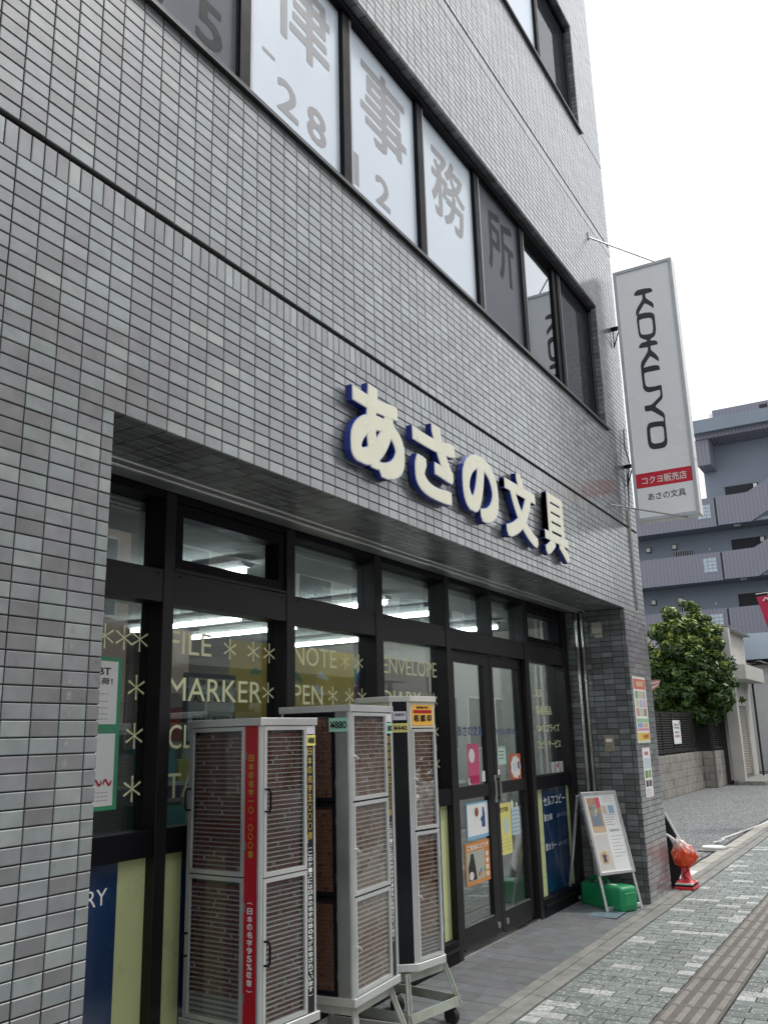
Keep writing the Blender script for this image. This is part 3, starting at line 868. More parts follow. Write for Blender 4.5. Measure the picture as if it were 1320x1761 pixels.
RING2 = ([(372,1440),(378,1410),(392,1388),(430,1378),(500,1370),(532,1375),(540,1440),(550,1540),(546,1578),(525,1600),(480,1610),(430,1616),(405,1608),(390,1588),(380,1540)],
         [(398,1445),(405,1428),(430,1420),(490,1412),(515,1418),(522,1440),(528,1520),(522,1548),(500,1560),(450,1570),(420,1566),(408,1545),(402,1500)])
def sgn(px, py):
    """traced sheet coordinates -> (u, v) on the sign panel"""
    x, y = 1040 + px/5.178, 460 + py/5.178
    d = np.array(CAM_R).T @ np.array([(x-660)/FPX, (y-880.5)/FPX, 1.0])
    t = (XS0 - .0005 - CAM_LOC.x)/d[0]
    return (-(CAM_LOC.y + t*d[1]), CAM_LOC.z + t*d[2])
def smooth(poly, it=2):
    for _ in range(it):
        q = []
        for i in range(len(poly)):
            a, b = poly[i], poly[(i+1) % len(poly)]
            q += [(a[0]*.88+b[0]*.12, a[1]*.88+b[1]*.12), (a[0]*.12+b[0]*.88, a[1]*.12+b[1]*.88)]
        poly = q
    return poly
def flatshape(polys, off, mat, name, par):
    c = bpy.data.curves.new('s', 'CURVE'); c.dimensions = '2D'; c.fill_mode = 'BOTH'
    for p in polys:
        sp = c.splines.new('POLY'); sp.points.add(len(p)-1); sp.use_cyclic_u = True
        for q, (u, v_) in zip(sp.points, p): q.co = (u, v_, 0, 1)
    o = bpy.data.objects.new('s', c); S.collection.objects.link(o)
    me = bpy.data.meshes.new_from_object(o.evaluated_get(bpy.context.evaluated_depsgraph_get()))
    vs = [(-off, -p.co.x, p.co.y) for p in me.vertices]; fs = [tuple(p.vertices) for p in me.polygons]
    bpy.data.objects.remove(o); bpy.data.curves.remove(c); bpy.data.meshes.remove(me)
    return MB().add(vs, fs).build(name, mat, par, fixn=False)
def grow(poly, d):
    A_ = sum(poly[i][0]*poly[(i+1) % len(poly)][1]-poly[(i+1) % len(poly)][0]*poly[i][1] for i in range(len(poly)))
    sg = 1 if A_ > 0 else -1; out = []
    for i in range(len(poly)):
        a, b, c = poly[i-1], poly[i], poly[(i+1) % len(poly)]
        n_ = Vector((c[1]-a[1], -(c[0]-a[0])))
        if n_.length: n_.normalize()
        out.append((b[0]+n_.x*d*sg, b[1]+n_.y*d*sg))
    return out
m_logo = M('logo_charcoal', (.022,.026,.03), .4)
for i, sh in enumerate([[LOGO[0]], RING1, [K2], [U_], [Y_], RING2]):
    flatshape([smooth([sgn(*p) for p in grow(poly, 3.2 if j == 0 else -1.5)], 1) for j, poly in enumerate(sh)], .0008+.0002*i, m_logo, 'logo_letter', PS)
# brackets and stays
for z in (5.50, 4.0):
    MB().box(.04, .10, -.088, -.0005, z-.012, z+.012).build('bracket', m_black, PS)
    MB().bar((.07, -.08, z-.01), (.07, -.012, z-.20), .01, .01).build('bracket_brace', m_black, PS)
    MB().bar((.07, -.02, z-.01), (.07, -.012, z-.21), .008, .008).build('bracket_brace', m_black, PS)
for (ax, az), (ey, ez) in (((6.495, 6.29), (-.53, 6.10)), ((6.412, 3.47), (-.56, 3.39))):
    MB().tube([(ax-X0, -.001, az), (.03, ey, ez)], .008, 6).build('stay_rod', m_alud, PS)
    MB().box(ax-X0-.012, ax-X0+.012, -.012, -.0005, az-.03, az+.05).build('stay_plate', m_alud, PS)
# ------------------------------------------------------------------ small fixtures in the recess
t = thing('wall_lamp', 'small beige hooded fixture high on the dark reveal wall', 'lamp', (XR, .26, 2.36))
MB().prism([(.0, -.055), (.0, .055), (-.05, .055), (-.075, .0), (-.075, -.055)], lambda a, b, d: (a, d, b), -.042, .042).build('hood', M('beige_plastic', (.42,.40,.34), .5), t, bevel=.006)
solid('back_plate', t, bpy.data.materials['beige_plastic'], -.006, -.0005, -.036, .036, -.085, -.056)
t = thing('switch_plate', 'small brown metal key switch plate on the dark reveal wall', 'switch plate', (XR, .243, 1.33))
solid('plate', t, M('brown_steel', (.36,.30,.24), .4, metal=.6), -.008, -.0005, -.048, .048, -.072, .072, bevel=.003)
card('sticker', t, m_paper, (-.025, .03, .01, .04), (-.008, 0, 0), LEFTF, .001)
MB().tube([(-.008, .01, -.015), (-.014, .01, -.015)], .012, 10).build('key_barrel', m_alud, t)

# ================================================================== STAMP DISPLAY CASES
def hinge(par, u, z, frame):
    O, U, V_, W = frame
    mb = MB(); c = Vector(O)+Vector(U)*u+Vector((0,0,1))*z+Vector(W)*.003
    mb.obox(c, Vector(U)*.007, Vector((0,0,.016)), Vector(W)*.003)
    return mb.build('hinge', m_alud, par)
def handle(par, u, z, frame, h=.085):
    O, U, V_, W = (Vector(a) for a in frame)
    c = O+U*u+Vector((0,0,z))
    k = Vector((0,0,h/2))
    return MB().tube([c+k, c+k+W*.022, c+k*.7+W*.028, c-k*.7+W*.028, c-k+W*.022, c-k], .0045, 6).build('handle', m_black, par)
def tray(par, frame, u0, u1, z0, z1, pitch, sw, mstamp, mrail, back, gaps=.035, depth=.018, rails=True):
    """rows of upright stamp ends standing on rails, seen through the door"""
    O, U, V_, W = (Vector(a) for a in frame)
    Zv = Vector((0,0,1))
    b = MB(); c = O+U*(u0+u1)/2+Zv*(z0+z1)/2-W*(depth+.012)
    b.obox(c, U*(u1-u0)/2, Zv*(z1-z0)/2, W*.002); b.build('tray_back', back, par)
    st, rl = MB(), MB()
    n = int((z1-z0)/pitch)
    for r in range(n):
        z = z0 + (r+.5)*pitch
        if rails:
            c = O+U*(u0+u1)/2+Zv*(z-pitch*.5)-W*depth*.5
            rl.obox(c, U*(u1-u0)/2, Zv*pitch*.085, W*depth*.45)
        u = u0 + sw; run = random.randint(4, 60)
        while u < u1 - sw:
            run -= 1
            if run <= 0:
                if rails:
                    rl.obox(O+U*(u+sw*.2)+Zv*z-W*depth*.5, U*sw*.24, Zv*pitch*.36, W*depth*.42)
                run = random.randint(18, 70); u += sw*.9; continue
            if random.random() > gaps:
                dd = random.uniform(0, .003); hh = pitch*.40*random.uniform(.93, 1.05)
                c = O+U*u+Zv*(z+pitch*.02)-W*(depth*.5+dd)
                a, bb = U*sw*.40, Zv*hh
                q = [c-a-bb, c+a-bb, c+a+bb, c-a+bb]; g = W*.006
                k = len(st.v); st.v += [tuple(p) for p in ([p-g for p in q]+q)]
                st.f += [(k+4,k+5,k+6,k+7),(k,k+1,k+5,k+4),(k+1,k+2,k+6,k+5),(k+2,k+3,k+7,k+6),(k+3,k,k+4,k+7)]; st.m += [0]*5
            u += sw
    o = st.build('stamps', mstamp, par, fixn=False); o['kind'] = 'stuff'
    if rails:
        o = rl.build('rails', mrail, par, fixn=False); o['kind'] = 'stuff'
def perf_strip(par, frame, u0, u1, z0, z1):
    """white strip with rows of empty oval holes"""
    O, U, V_, W = (Vector(a) for a in frame); Zv = Vector((0,0,1))
    MB().obox(O+U*(u0+u1)/2+Zv*(z0+z1)/2-W*.008, U*(u1-u0)/2, Zv*(z1-z0)/2, W*.002).build('empty_slot_strip', m_rail_w, par)
    h = MB(); n = int((z1-z0)/.0165)
    for r in range(n):
        z = z0 + (r+.5)*(z1-z0)/n; u = u0+.006
        while u < u1-.006:
            h.obox(O+U*u+Zv*z-W*.0055, U*.0022, Zv*.0042, W*.0006); u += .0098
    o = h.build('slot_holes', m_black, par, fixn=False); o['kind'] = 'stuff'
def rot_frame(o, a): return None
def case_face(T, O, U, W, wid, z0, z1, doors, strip_w, strip, vinyl, kind, hnd, fm=None):
    fm = fm or m_alu
    """one glazed side of a case. doors: list of (zlo, zhi). strip at the right-hand end"""
    Vz = Vector((0,0,1)); O, U, W = Vector(O), Vector(U), Vector(W)
    F = (O, U, Vz, W)
    dw = wid - strip_w - .012
    fb = .016
    def bar(name, u0, u1, za, zb, m=m_alu, off=0., th=.006):
        return MB().obox(O+U*(u0+u1)/2+Vz*(za+zb)/2+W*(off), U*(u1-u0)/2, Vz*(zb-za)/2, W*th).build(name, m, T, bevel=.0012)
    bar('corner_post', 0, .012, z0, z1)
    bar('end_post', wid-.011, wid, z0, z1)
    if strip_w > .02:
        bar('strip_panel', .012+dw+.0005, wid-.0115, z0, z1, strip[0], off=-.002)
    else: pass
    for za, zb in doors:
        d = MB()
        d.obox(O+U*(.013+fb/2)+Vz*(za+zb)/2+W*.003, U*fb/2, Vz*(zb-za)/2, W*.006)
        d.obox(O+U*(.012+dw-fb/2)+Vz*(za+zb)/2+W*.003, U*fb/2, Vz*(zb-za)/2, W*.006)
        for zz in (za+fb/2, zb-fb/2):
            d.obox(O+U*(.0125+dw/2)+Vz*zz+W*.003, U*(dw/2-fb), Vz*fb/2, W*.0058)
        do = d.build('door', fm, T)
        MB().obox(O+U*(.0125+dw/2)+Vz*(za+zb)/2+W*.002, U*(dw/2-fb+.001), Vz*((zb-za)/2-fb+.001), W*.0007).build('door_sheet', vinyl, do)
        for f_ in (.2, .8): hinge(do, .012+dw+.002, za+(zb-za)*f_, (O, U, Vz, W*1.0+Vector((0,0,0))))
        if hnd == 'pull': handle(do, .020, (za+zb)/2+.0, (O+W*.009, U, Vz, W))
        else:
            c = O+U*.02+Vz*((za+zb)/2)+W*.009
            MB().tube([c, c+W*.012, c+W*.018+U*.01-Vz*.012], .005, 6).build('lock_knob', m_alu, do)
    return F, dw, fb
def to_local(px, py, yaw): return px, py

def make_case(label, x, y, yaw, wr, wl, z0, z1, cfg):
    T = thing('stamp_display_case', label, 'display case', (x, y, 0), yaw, 'rotating stamp cases standing before the shop window')
    # local: corner at origin, right face along +x at y=0 facing -y; left face along +y at x=0 facing -x
    solid('core', T, cfg.get('core', m_dark), .05, wr-.04, .05, wl-.04, z0+.01, z1-.01)
    solid('top_plate', T, m_alu, -.012, wr+.012, -.012, wl+.012, z1-.001, z1+.030, bevel=.002)
    solid('bottom_plate', T, m_alu, -.014, wr+.014, -.014, wl+.014, z0-.034, z0, bevel=.002)
    RF = ((0, 0, 0), (1, 0, 0), (0, -1, 0)); LF = ((0, wl, 0), (0, -1, 0), (-1, 0, 0))
    for nm, fr_, wid in (('right', RF, wr), ('left', LF, wl)):
        c = cfg[nm]
        F, dw, fb = case_face(T, *fr_, wid, z0, z1, c['doors'], c['sw'], c.get('strip', (m_alu,)), c['vinyl'], nm, c['hnd'], c.get('frame'))
        for za, zb in c['doors']:
            lo = za+fb
            if c.get('perf') and za == c['doors'][0][0]:
                perf_strip(T, F, .012+fb, .012+dw-fb, lo, lo+.075); lo += .078
            tray(T, F, .012+fb+.001, .012+dw-fb-.001, lo, zb-fb, c['pitch'], c['sw_st'], c['stamp'], c['rail'], c['back'], c.get('gaps', .03), rails=c.get('rails', True))
        for args in c.get('vt', ()):
            body, a, b, m, bold = args
            u = wid - .0115 - (c['sw']-.0115)/2
            U_v, W_v = fr_[1], fr_[2]
            vtext('strip_lettering', body, u, min(.034, c['sw']*.62), a, b, Vector(fr_[0])+Vector(W_v)*.0042, (U_v, (0,0,1), W_v), m, T, bold)
    # closed rear sides
    solid('rear_panel', T, m_alud, .0, wr, wl-.006, wl, z0, z1)
    solid('rear_panel', T, m_alud, wr-.006, wr, .012, wl-.007, z0, z1)
    return T
def price_tag(T, O, U, W, u, z, w_, h_, mat, txt, label=None):
    o = card('price_tag', T, mat, (u, u+w_, z, z+h_), O, (U, (0,0,1), W), .002, .008)
    text('tag_lettering', txt, (u+.006, u+w_-.006, z+h_*.22, z+h_*.78), Vector(O)+Vector(W)*.0101, (U, (0,0,1), W), m_ink, T, bold=.03, depth=.0006)
m_mint = M('mint_card', (.34,.62,.50), .7); m_yelcard = M('yellow_card', (.78,.70,.22), .7); m_lilac = M('pale_card', (.66,.62,.70), .7)
m_tray_dark = M('grey_tray', (.30,.28,.27), .6); m_tray_pale = M('ivory_tray', (.56,.51,.46), .55)

Z0, Z1 = .365, 1.492
C1 = make_case('nearest stamp case, with a red strip of gold characters at its corner', 1.406, .116, -.083, .335, .41, Z0, Z1, dict(
    right=dict(doors=[(Z0+.004, .905), (.910, Z1-.004)], sw=.058, strip=(m_blackstrip,), vinyl=m_vinyl_flat, hnd='pull', pitch=.0178, sw_st=.0058, stamp=m_stamp, rail=m_rail_w, back=m_tray_dark, gaps=.02,
        vt=(('日本の名字五〇〇〇傑', 1.40, 1.02, m_gold, .03), ('（このケースには日本の名字の80%が収容されています）', 1.0, .42, m_white_ink, .03))),
    left=dict(doors=[(Z0+.004, .905), (.910, Z1-.004)], sw=.082, strip=(m_red,), vinyl=m_vinyl_flat, hnd='pull', pitch=.0178, sw_st=.0058, stamp=m_stamp, rail=m_rail_w, back=m_tray_dark, gaps=.02, perf=True,
        vt=(('日本の名字一〇、〇〇〇傑', 1.38, .98, m_gold, .03), ('（日本の名字95%収容）', .83, .49, m_white_ink, .03)))))
price_tag(C1, (0,0,0), (1,0,0), (0,-1,0), .335-.058, 1.405, .056, .045, m_yelcard, '¥880')
card('label_sticker', C1, m_lilac, (.279, .333, 1.454, 1.488), (0,0,0), ((1,0,0),(0,0,1),(0,-1,0)), .001, .007)
# stool under case 1
MB().box(.10, .26, .10, .31, .0, .34).build('pedestal', m_wood, C1)
solid('pedestal_foot', C1, m_wood, .04, .30, .04, .37, .004, .05)

Z0, Z1 = .355, 1.552
h3 = (Z1-Z0)/3
D3 = [(Z0+.004+i*h3, Z0+(i+1)*h3-.004) for i in range(3)]
C2 = make_case('middle stamp case with three doors per side and mint price tag', 1.981, .058, .074, .428, .364, Z0, Z1, dict(
    right=dict(doors=D3, sw=.060, strip=(m_blackstrip,), vinyl=m_vinyl, hnd='knob', pitch=.0205, sw_st=.0052, stamp=m_stamp2, rail=m_rail, back=m_tray_pale, gaps=.01,
        vt=(('日本の名字五〇〇〇傑', 1.44, 1.06, m_gold, .03), ('（このケースには日本の名字の80%が収容されています）', 1.04, .50, m_white_ink, .03))),
    left=dict(doors=D3, sw=.075, frame=m_black, strip=(m_alud,), vinyl=m_vinyl_flat, hnd='knob', pitch=.0165, sw_st=.0085, stamp=M('dark_brown_stamp_ends', (.42,.20,.125), .45, var=.4, vs=120), rail=m_stamp, back=m_stamp, gaps=.06)))
price_tag(C2, (0,.364,0), (0,-1,0), (-1,0,0), .262, 1.462, .098, .062, m_mint, '¥880')
price_tag(C2, (0,0,0), (1,0,0), (0,-1,0), .368, 1.45, .058, .05, m_mint, '880')
card('label_sticker', C2, m_lilac, (.368, .424, 1.505, 1.545), (0,0,0), ((1,0,0),(0,0,1),(0,-1,0)), .001, .007)

def trolley(T, x0, x1, y0, y1, ztop, mat, flare=.075):
    """welded angle stand on castors"""
    zt, zb = ztop, .115
    xa, xb, ya, yb = x0-flare, x1+flare, y0-flare, y1+flare
    for a, b in (((x0,y0),(x1,y0)), ((x1,y0),(x1,y1)), ((x1,y1),(x0,y1)), ((x0,y1),(x0,y0))):
        MB().bar((*a, zt-.02), (*b, zt-.02), .006, .042).build('top_rail', mat, T)
    for a, b in (((xa,ya),(xb,ya)), ((xb,ya),(xb,yb)), ((xb,yb),(xa,yb)), ((xa,yb),(xa,ya))):
        MB().bar((*a, zb), (*b, zb), .006, .045).build('lower_rail', mat, T)
    for (a, b), (c, d) in zip(((x0,y0),(x1,y0),(x1,y1),(x0,y1)), ((xa,ya),(xb,ya),(xb,yb),(xa,yb))):
        mb = MB(); mb.bar((a, b, zt), (c, d, zb-.02), .030, .005, up=(0,1,0)); mb.build('leg', mat, T)
        mb = MB(); mb.bar((a, b, zt), (c, d, zb-.02), .005, .030, up=(0,1,0)); mb.build('leg_flange', mat, T)
        ix, iy = (c-.035 if c > a else c+.035), (d-.03 if d > b else d+.03)
        w_ = MB().tube([(ix-.016, iy, .045), (ix+.016, iy, .045)], .040, 18).build('castor', m_rubber, T, bevel=.005, seg=2)
        MB().box(ix-.022, ix+.022, iy-.012, iy+.022, .082, zb-.03).build('castor_fork', m_alud, T)
    solid('top_board', T, m_wood, x0+.004, x1-.004, y0+.004, y1-.004, zt-.008, zt-.001)
m_iron_w = M('weathered_white_steel', (.52,.53,.48), .5, var=.1, vs=8, dirt=.5, dcol=(.28,.22,.15), ds=6)
trolley(C2, .055, .40, .03, .32, .312, m_iron_w, .06)
MB().tube([(.22, .17, .311), (.22, .17, .322)], .11, 20).build('turntable', m_black, C2)

# third case: corners cut off
x, y, yaw, s_, c_ = 2.60, .138, -.155, .363, .0716
Z0, Z1 = .345, 1.612
C3 = thing('stamp_display_case', 'farthest stamp case with yellow header cards and a black strip on its cut corner', 'display case', (x, y, 0), yaw, 'rotating stamp cases standing before the shop window')
oct_ = lambda o: [(c_-o*.4, -o), (s_-c_+o*.4, -o), (s_+o, c_-o*.4), (s_+o, s_-c_+o*.4), (s_-c_+o*.4, s_+o), (c_-o*.4, s_+o), (-o, s_-c_+o*.4), (-o, c_-o*.4)]
pr_ = lambda a, b, d: (a, b, d)
MB().prism(oct_(-.03), pr_, Z0, Z1).build('core', m_dark, C3)
MB().prism(oct_(.014), pr_, Z1, Z1+.030).build('top_plate', M('ivory_plate', (.60,.59,.54), .45), C3, bevel=.002)
MB().prism(oct_(.016), pr_, Z0-.036, Z0).build('bottom_plate', m_alu, C3, bevel=.002)
def c3face(O, U, W, wid):
    hb = Z1-.135
    doors = [(Z0+.004, .955), (.965, hb-.006)]
    F, dw, fb = case_face(C3, O, U, W, wid, Z0, hb, doors, .0, (m_alu,), m_vinyl, 'x', 'knob')
    for za, zb in doors:
        lo = za+fb
        if za < .4: perf_strip(C3, F, .014+fb, .012+dw-fb, lo, lo+.085); lo += .088
        tray(C3, F, .014+fb, .010+dw-fb, lo, zb-fb, .0215, .0054, m_stamp2, m_rail, m_tray_pale, .01)
    Vz = Vector((0,0,1)); O, U, W = Vector(O), Vector(U), Vector(W)
    MB().obox(O+U*wid/2+Vz*(hb+Z1)/2+W*.001, U*wid/2, Vz*(Z1-hb)/2, W*.004).build('header_panel', M('beige_panel', (.60,.55,.44), .5) if 'beige_panel' not in bpy.data.materials else bpy.data.materials['beige_panel'], C3)
    fr_ = (U, (0,0,1), W)
    card('header_card', C3, M('orange_yellow_card', (.80,.42,.06), .6) if 'orange_yellow_card' not in bpy.data.materials else bpy.data.materials['orange_yellow_card'], (.02, wid-.02, hb+.012, Z1-.016), O, fr_, .001, .0055)
    card('header_band', C3, m_red, (.03, wid-.03, hb+.075, hb+.092), O, fr_, .0006, .0068)
    text('header_lettering', '柘 認 印', (.032, wid-.032, hb+.032, hb+.068), O+W*.0068, fr_, m_ink, C3, bold=.05)
    text('header_lettering', '標準価格手彫り', (.055, wid-.055, hb+.098, hb+.112), O+W*.0068, fr_, m_ink, C3, bold=.02)
c3face((c_, 0, 0), (1, 0, 0), (0, -1, 0), s_-2*c_)
c3face((0, s_-c_, 0), (0, -1, 0), (-1, 0, 0), s_-2*c_)
k_ = math.sqrt(.5)
Uc, Wc = Vector((k_, -k_, 0)), Vector((-k_, -k_, 0)); Oc = Vector((0, c_, 0)); wc = c_*math.sqrt(2)
MB().obox(Oc+Uc*wc/2+Vector((0,0,(Z0+Z1)/2)), Uc*(wc/2-.012), Vector((0,0,(Z1-Z0)/2)), Wc*.004).build('corner_strip', M('gloss_black_strip', (.006,.007,.011), .15, spec=.35), C3)
for u in (.006, wc-.006):
    MB().obox(Oc+Uc*u+Vector((0,0,(Z0+Z1)/2)), Uc*.0058, Vector((0,0,(Z1-Z0)/2)), Wc*.007).build('corner_post', m_alu, C3)
price_tag(C3, Oc, Uc, Wc, .010, 1.455, wc-.018, .046, m_yelcard, '¥440')
card('label_sticker', C3, m_lilac, (.014, wc-.016, 1.518, 1.562), Oc, (Uc, (0,0,1), Wc), .002, .008)
text('tag_lettering', '柘認印', (.024, wc-.026, 1.538, 1.553), Oc+Wc*.0101, (Uc, (0,0,1), Wc), m_ink, C3, bold=.02, depth=.0006)
# remaining sides
for Oq, Uq, Wq, wq in (((s_-c_, 0, 0), (k_, k_, 0), (k_, -k_, 0), wc), ((s_, c_, 0), (0, 1, 0), (1, 0, 0), s_-2*c_), ((s_, s_-c_, 0), (-k_, k_, 0), (k_, k_, 0), wc),
                       ((s_-c_, s_, 0), (-1, 0, 0), (0, 1, 0), s_-2*c_), ((c_, s_, 0), (-k_, -k_, 0), (-k_, k_, 0), wc)):
    Oq, Uq, Wq = Vector(Oq), Vector(Uq), Vector(Wq)
    MB().obox(Oq+Uq*wq/2+Vector((0,0,(Z0+Z1)/2)), Uq*(wq/2-.001), Vector((0,0,(Z1-Z0)/2)), Wq*.004).build('side_panel', m_alud, C3)
trolley(C3, .03, .335, .03, .335, .300, m_iron, .055)
MB().tube([(.18, .18, .299), (.18, .18, .309)], .11, 20).build('turntable', m_black, C3)
# ================================================================== INSIDE THE SHOP
FZ, CZ = .05, 2.46
m_inwall = M('cream_wall', (.60,.56,.49), .8, var=.05); m_ceil = M('grey_ceiling', (.44,.46,.44), .85, var=.05)
m_infloor = M('vinyl_floor', (.26,.25,.23), .5, var=.1)
solid('shop_floor', B, m_infloor, XW+.2, XE-.3, .80, 7.4, .0, FZ)
solid('shop_ceiling', B, m_ceil, XW+.2, XE-.3, .72, 7.4, CZ, CZ+.05)
solid('shop_back_wall', B, m_inwall, XW+.2, XE-.3, 7.4, 7.5, .0, CZ+.05)
solid('shop_side_wall', B, m_inwall, XE-.32, XE-.301, .81, 7.4, FZ, CZ)
solid('shop_side_wall', B, m_inwall, XW+.201, XW+.22, .81, 7.4, FZ, CZ)
solid('head_wall', B, m_inwall, XW+.2, XE-.3, .705, .719, SOF+.02, 2.8)
for x, n in ((XL-.0, 0),): solid('left_wing_wall', B, m_inwall, XW+.2, POSTS[0][0]-.001, .80, .82, 0, CZ)
m_tube = M('lit_tube', (.9,.95,1), .4, emit=((.86,.95,1.0), 22.0)); m_fix = M('light_fitting', (.75,.75,.73), .5)
for i, (x, y) in enumerate(((2.4, 1.0), (4.0, 1.0), (4.75, 1.0), (6.0, 1.0), (2.4, 2.35), (4.0, 2.35), (4.75, 2.35), (6.0, 2.35))):
    lab = ('first', 'second', 'third', 'fourth')[i % 4]
    t = thing('fluorescent_lamp', f'lit tube lamp on the shop ceiling, {"front" if i < 4 else "back"} row, {lab} from left', 'lamp', (x, y, 2.40), 0, 'tube lamps on the shop ceiling')
    MB().prism([(-.07,.03),(.07,.03),(.025,-.0),(-.025,-.0)], lambda a, b, d: (a, d, b), 0, 1.24).build('fitting', m_fix, t)
    MB().tube([(0, .02, -.02), (0, 1.22, -.02)], .0155, 10).build('tube', m_tube, t)
    solid('ceiling_plate', t, m_fix, -.03, .03, .1, 1.1, .031, .058)
# shelves with goods
m_shelf = M('pale_grey_shelf', (.55,.58,.56), .5)
GOODS = [M('goods_%d' % i, c, .5, var=.1) for i, c in enumerate(((.06,.10,.30),(.42,.06,.05),(.55,.50,.12),(.10,.28,.12),(.55,.53,.50),(.30,.28,.27),(.50,.28,.10),(.10,.32,.36),(.45,.40,.42),(.20,.10,.25)))]
def shelf(label, x, y, w_, d_, h, levels, seed, rz=0, back=True, group='shelving units inside the shop'):
    t = thing('shelf_unit', label, 'shelf', (x, y, FZ), rz, group)
    rnd = random.Random(seed)
    for px in (0, w_-.03):
        for py in (0, d_-.03): solid('post', t, m_shelf, px, px+.03, py, py+.03, 0, h)
    if back: solid('back_panel', t, m_shelf, .03, w_-.03, d_-.012, d_-.004, .02, h-.02)
    zs = [.08 + i*(h-.16)/(levels-1) for i in range(levels)]
    for i, z in enumerate(zs):
        solid('shelf_board', t, m_shelf, .031, w_-.031, .004, d_-.014, z, z+.02)
    for i, z in enumerate(zs):
        top = (zs[i+1]-z-.06) if i < levels-1 else .22
        u = .04
        while u < w_-.12:
            ww = rnd.uniform(.06, .22); hh = rnd.uniform(.35, .9)*top
            if u+ww > w_-.04: break
            if rnd.random() < .88:
                g = MB().box(u, u+ww*.93, .02, d_-.05, z+.021, z+.021+hh).build('goods_box', rnd.choice(GOODS), t)
            u += ww+.01
    return t
shelf('white metal shelf of papers right behind the leftmost window', .55, .86, .66, .30, 1.36, 5, 1, back=False)
shelf('shelf of bright goods behind the second window, left of the notice board', 1.42, 1.15, .85, .35, 1.25, 4, 2)
shelf('shelf of boxes behind the third window', 2.5, 1.5, .9, .35, 1.45, 5, 3)
shelf('shelf of boxes behind the fourth window', 3.35, 1.9, .7, .35, 1.45, 5, 4)
for k in range(4):
    shelf('long shelf against the back wall, ' + ('leftmost', 'second from left', 'third from left', 'rightmost')[k] + ' of four', .4+1.65*k, 6.6, 1.55, .45, 2.0, 6, 10+k, group='shelves along the back wall')
shelf('tall crowded shelf behind the glass double doors', 5.0, 2.5, 1.75, .45, 1.95, 7, 21)
shelf('low crowded shelf just inside the left glass door', 4.75, 1.55, .55, .35, .95, 4, 22)
# sales counter behind the doors
t = thing('sales_counter', 'pale counter inside the shop behind the right door', 'counter', (5.5, 1.55, FZ))
solid('counter_body', t, M('pale_laminate', (.5,.47,.4), .5), 0, 1.2, 0, .5, 0, .92); solid('counter_top', t, m_shelf, -.03, 1.23, -.03, .53, .921, .955)
# hanging sheets inside
def sheet(name, label, cat, box, y, mat, th=.003, group=None):
    u0, u1, z0, z1 = box
    t = thing(name, label, cat, ((u0+u1)/2, y, z0), 0, group)
    solid('sheet', t, mat, -(u1-u0)/2, (u1-u0)/2, -th, 0, 0, z1-z0)
    return t, lambda name, txt, b, m=m_ink, bold=.02: text(name, txt, (b[0]-(u0+u1)/2, b[1]-(u0+u1)/2, b[2]-z0, b[3]-z0), (0, -th-.0003, 0), FRONT, m, t, bold=bold)
m_navyframe = M('navy_board_frame', (.03,.06,.11), .5)
t, tx = sheet('notice_board', 'navy-framed price notice standing behind the word MARKER', 'notice', (2.11, 2.52, 1.42, 1.80), 1.2, m_navyframe, .02)
solid('paper', t, M('pale_green_paper', (.55,.62,.58), .7), -.185, .185, -.022, -.0205, .02, .355)
for s_, a, b in (('< 学 習 帳 >', 1.735, 1.765), ('A5判 ¥130', 1.64, 1.69), ('B5判 ¥150', 1.53, 1.58)): text('lettering', s_, (-.15, .15, a-1.42, b-1.42), (0, -.0223, 0), FRONT, m_ink, t, bold=.03)
MB().box(-.18, -.15, -.004, .02, -1.36, 0).build('leg', m_shelf, t); MB().box(.15, .18, -.004, .02, -1.36, 0).build('leg', m_shelf, t)
m_ban_y = M('mustard_banner', (.66,.46,.07), .7, var=.25, vs=3); m_ban_p = M('purple_banner', (.30,.08,.26), .7, var=.3, vs=3)
def hang(t, z): 
    for x in (-.1, .1): MB().tube([(x, -.001, z), (x, -.001, CZ-t.location.z)], .0015, 4).build('cord', m_white, t)
t, tx = sheet('hanging_banner', 'mustard yellow printed banner hanging behind the word NOTE', 'banner', (2.85, 4.3, 1.58, 2.06), 1.5, m_ban_y); hang(t, .49)
for k in range(9):
    a_ = random.uniform(-.6, .5); b_ = random.uniform(.06, .40); c_2 = random.uniform(.06, .16); d_2 = random.uniform(-.06, .06)
    MB().add([(a_, -.0035-.0002*k, b_), (a_+c_2, -.0035-.0002*k, b_+d_2), (a_+c_2*1.1, -.0035-.0002*k, b_+d_2+.02), (a_+c_2*.4, -.0035-.0002*k, b_+.045)], [(0,1,2,3)]).build('print', (GOODS[3], GOODS[6], m_paper)[k % 3], t, fixn=False)
t, tx = sheet('hanging_banner', 'dark purple printed banner hanging behind the fourth window', 'banner', (4.36, 4.75, 1.52, 1.86), 1.52, m_ban_p); hang(t, .37)
t, tx = sheet('hanging_banner', 'added beige sheet imitating a reflection behind the word FILE', 'banner', (2.2, 2.58, 1.72, 2.1), 1.6, M('reflection_sheet', (.60,.46,.40), .8)); hang(t, .44)  # added sheet, its colour stands in for a reflection in the glass
t, tx = sheet('hanging_banner', 'dusky pink sheet hanging behind the word ENVELOPE', 'banner', (5.0, 6.0, 1.68, 2.1), 1.75, M('dusky_pink_sheet', (.30,.22,.20), .8)); hang(t, .37)
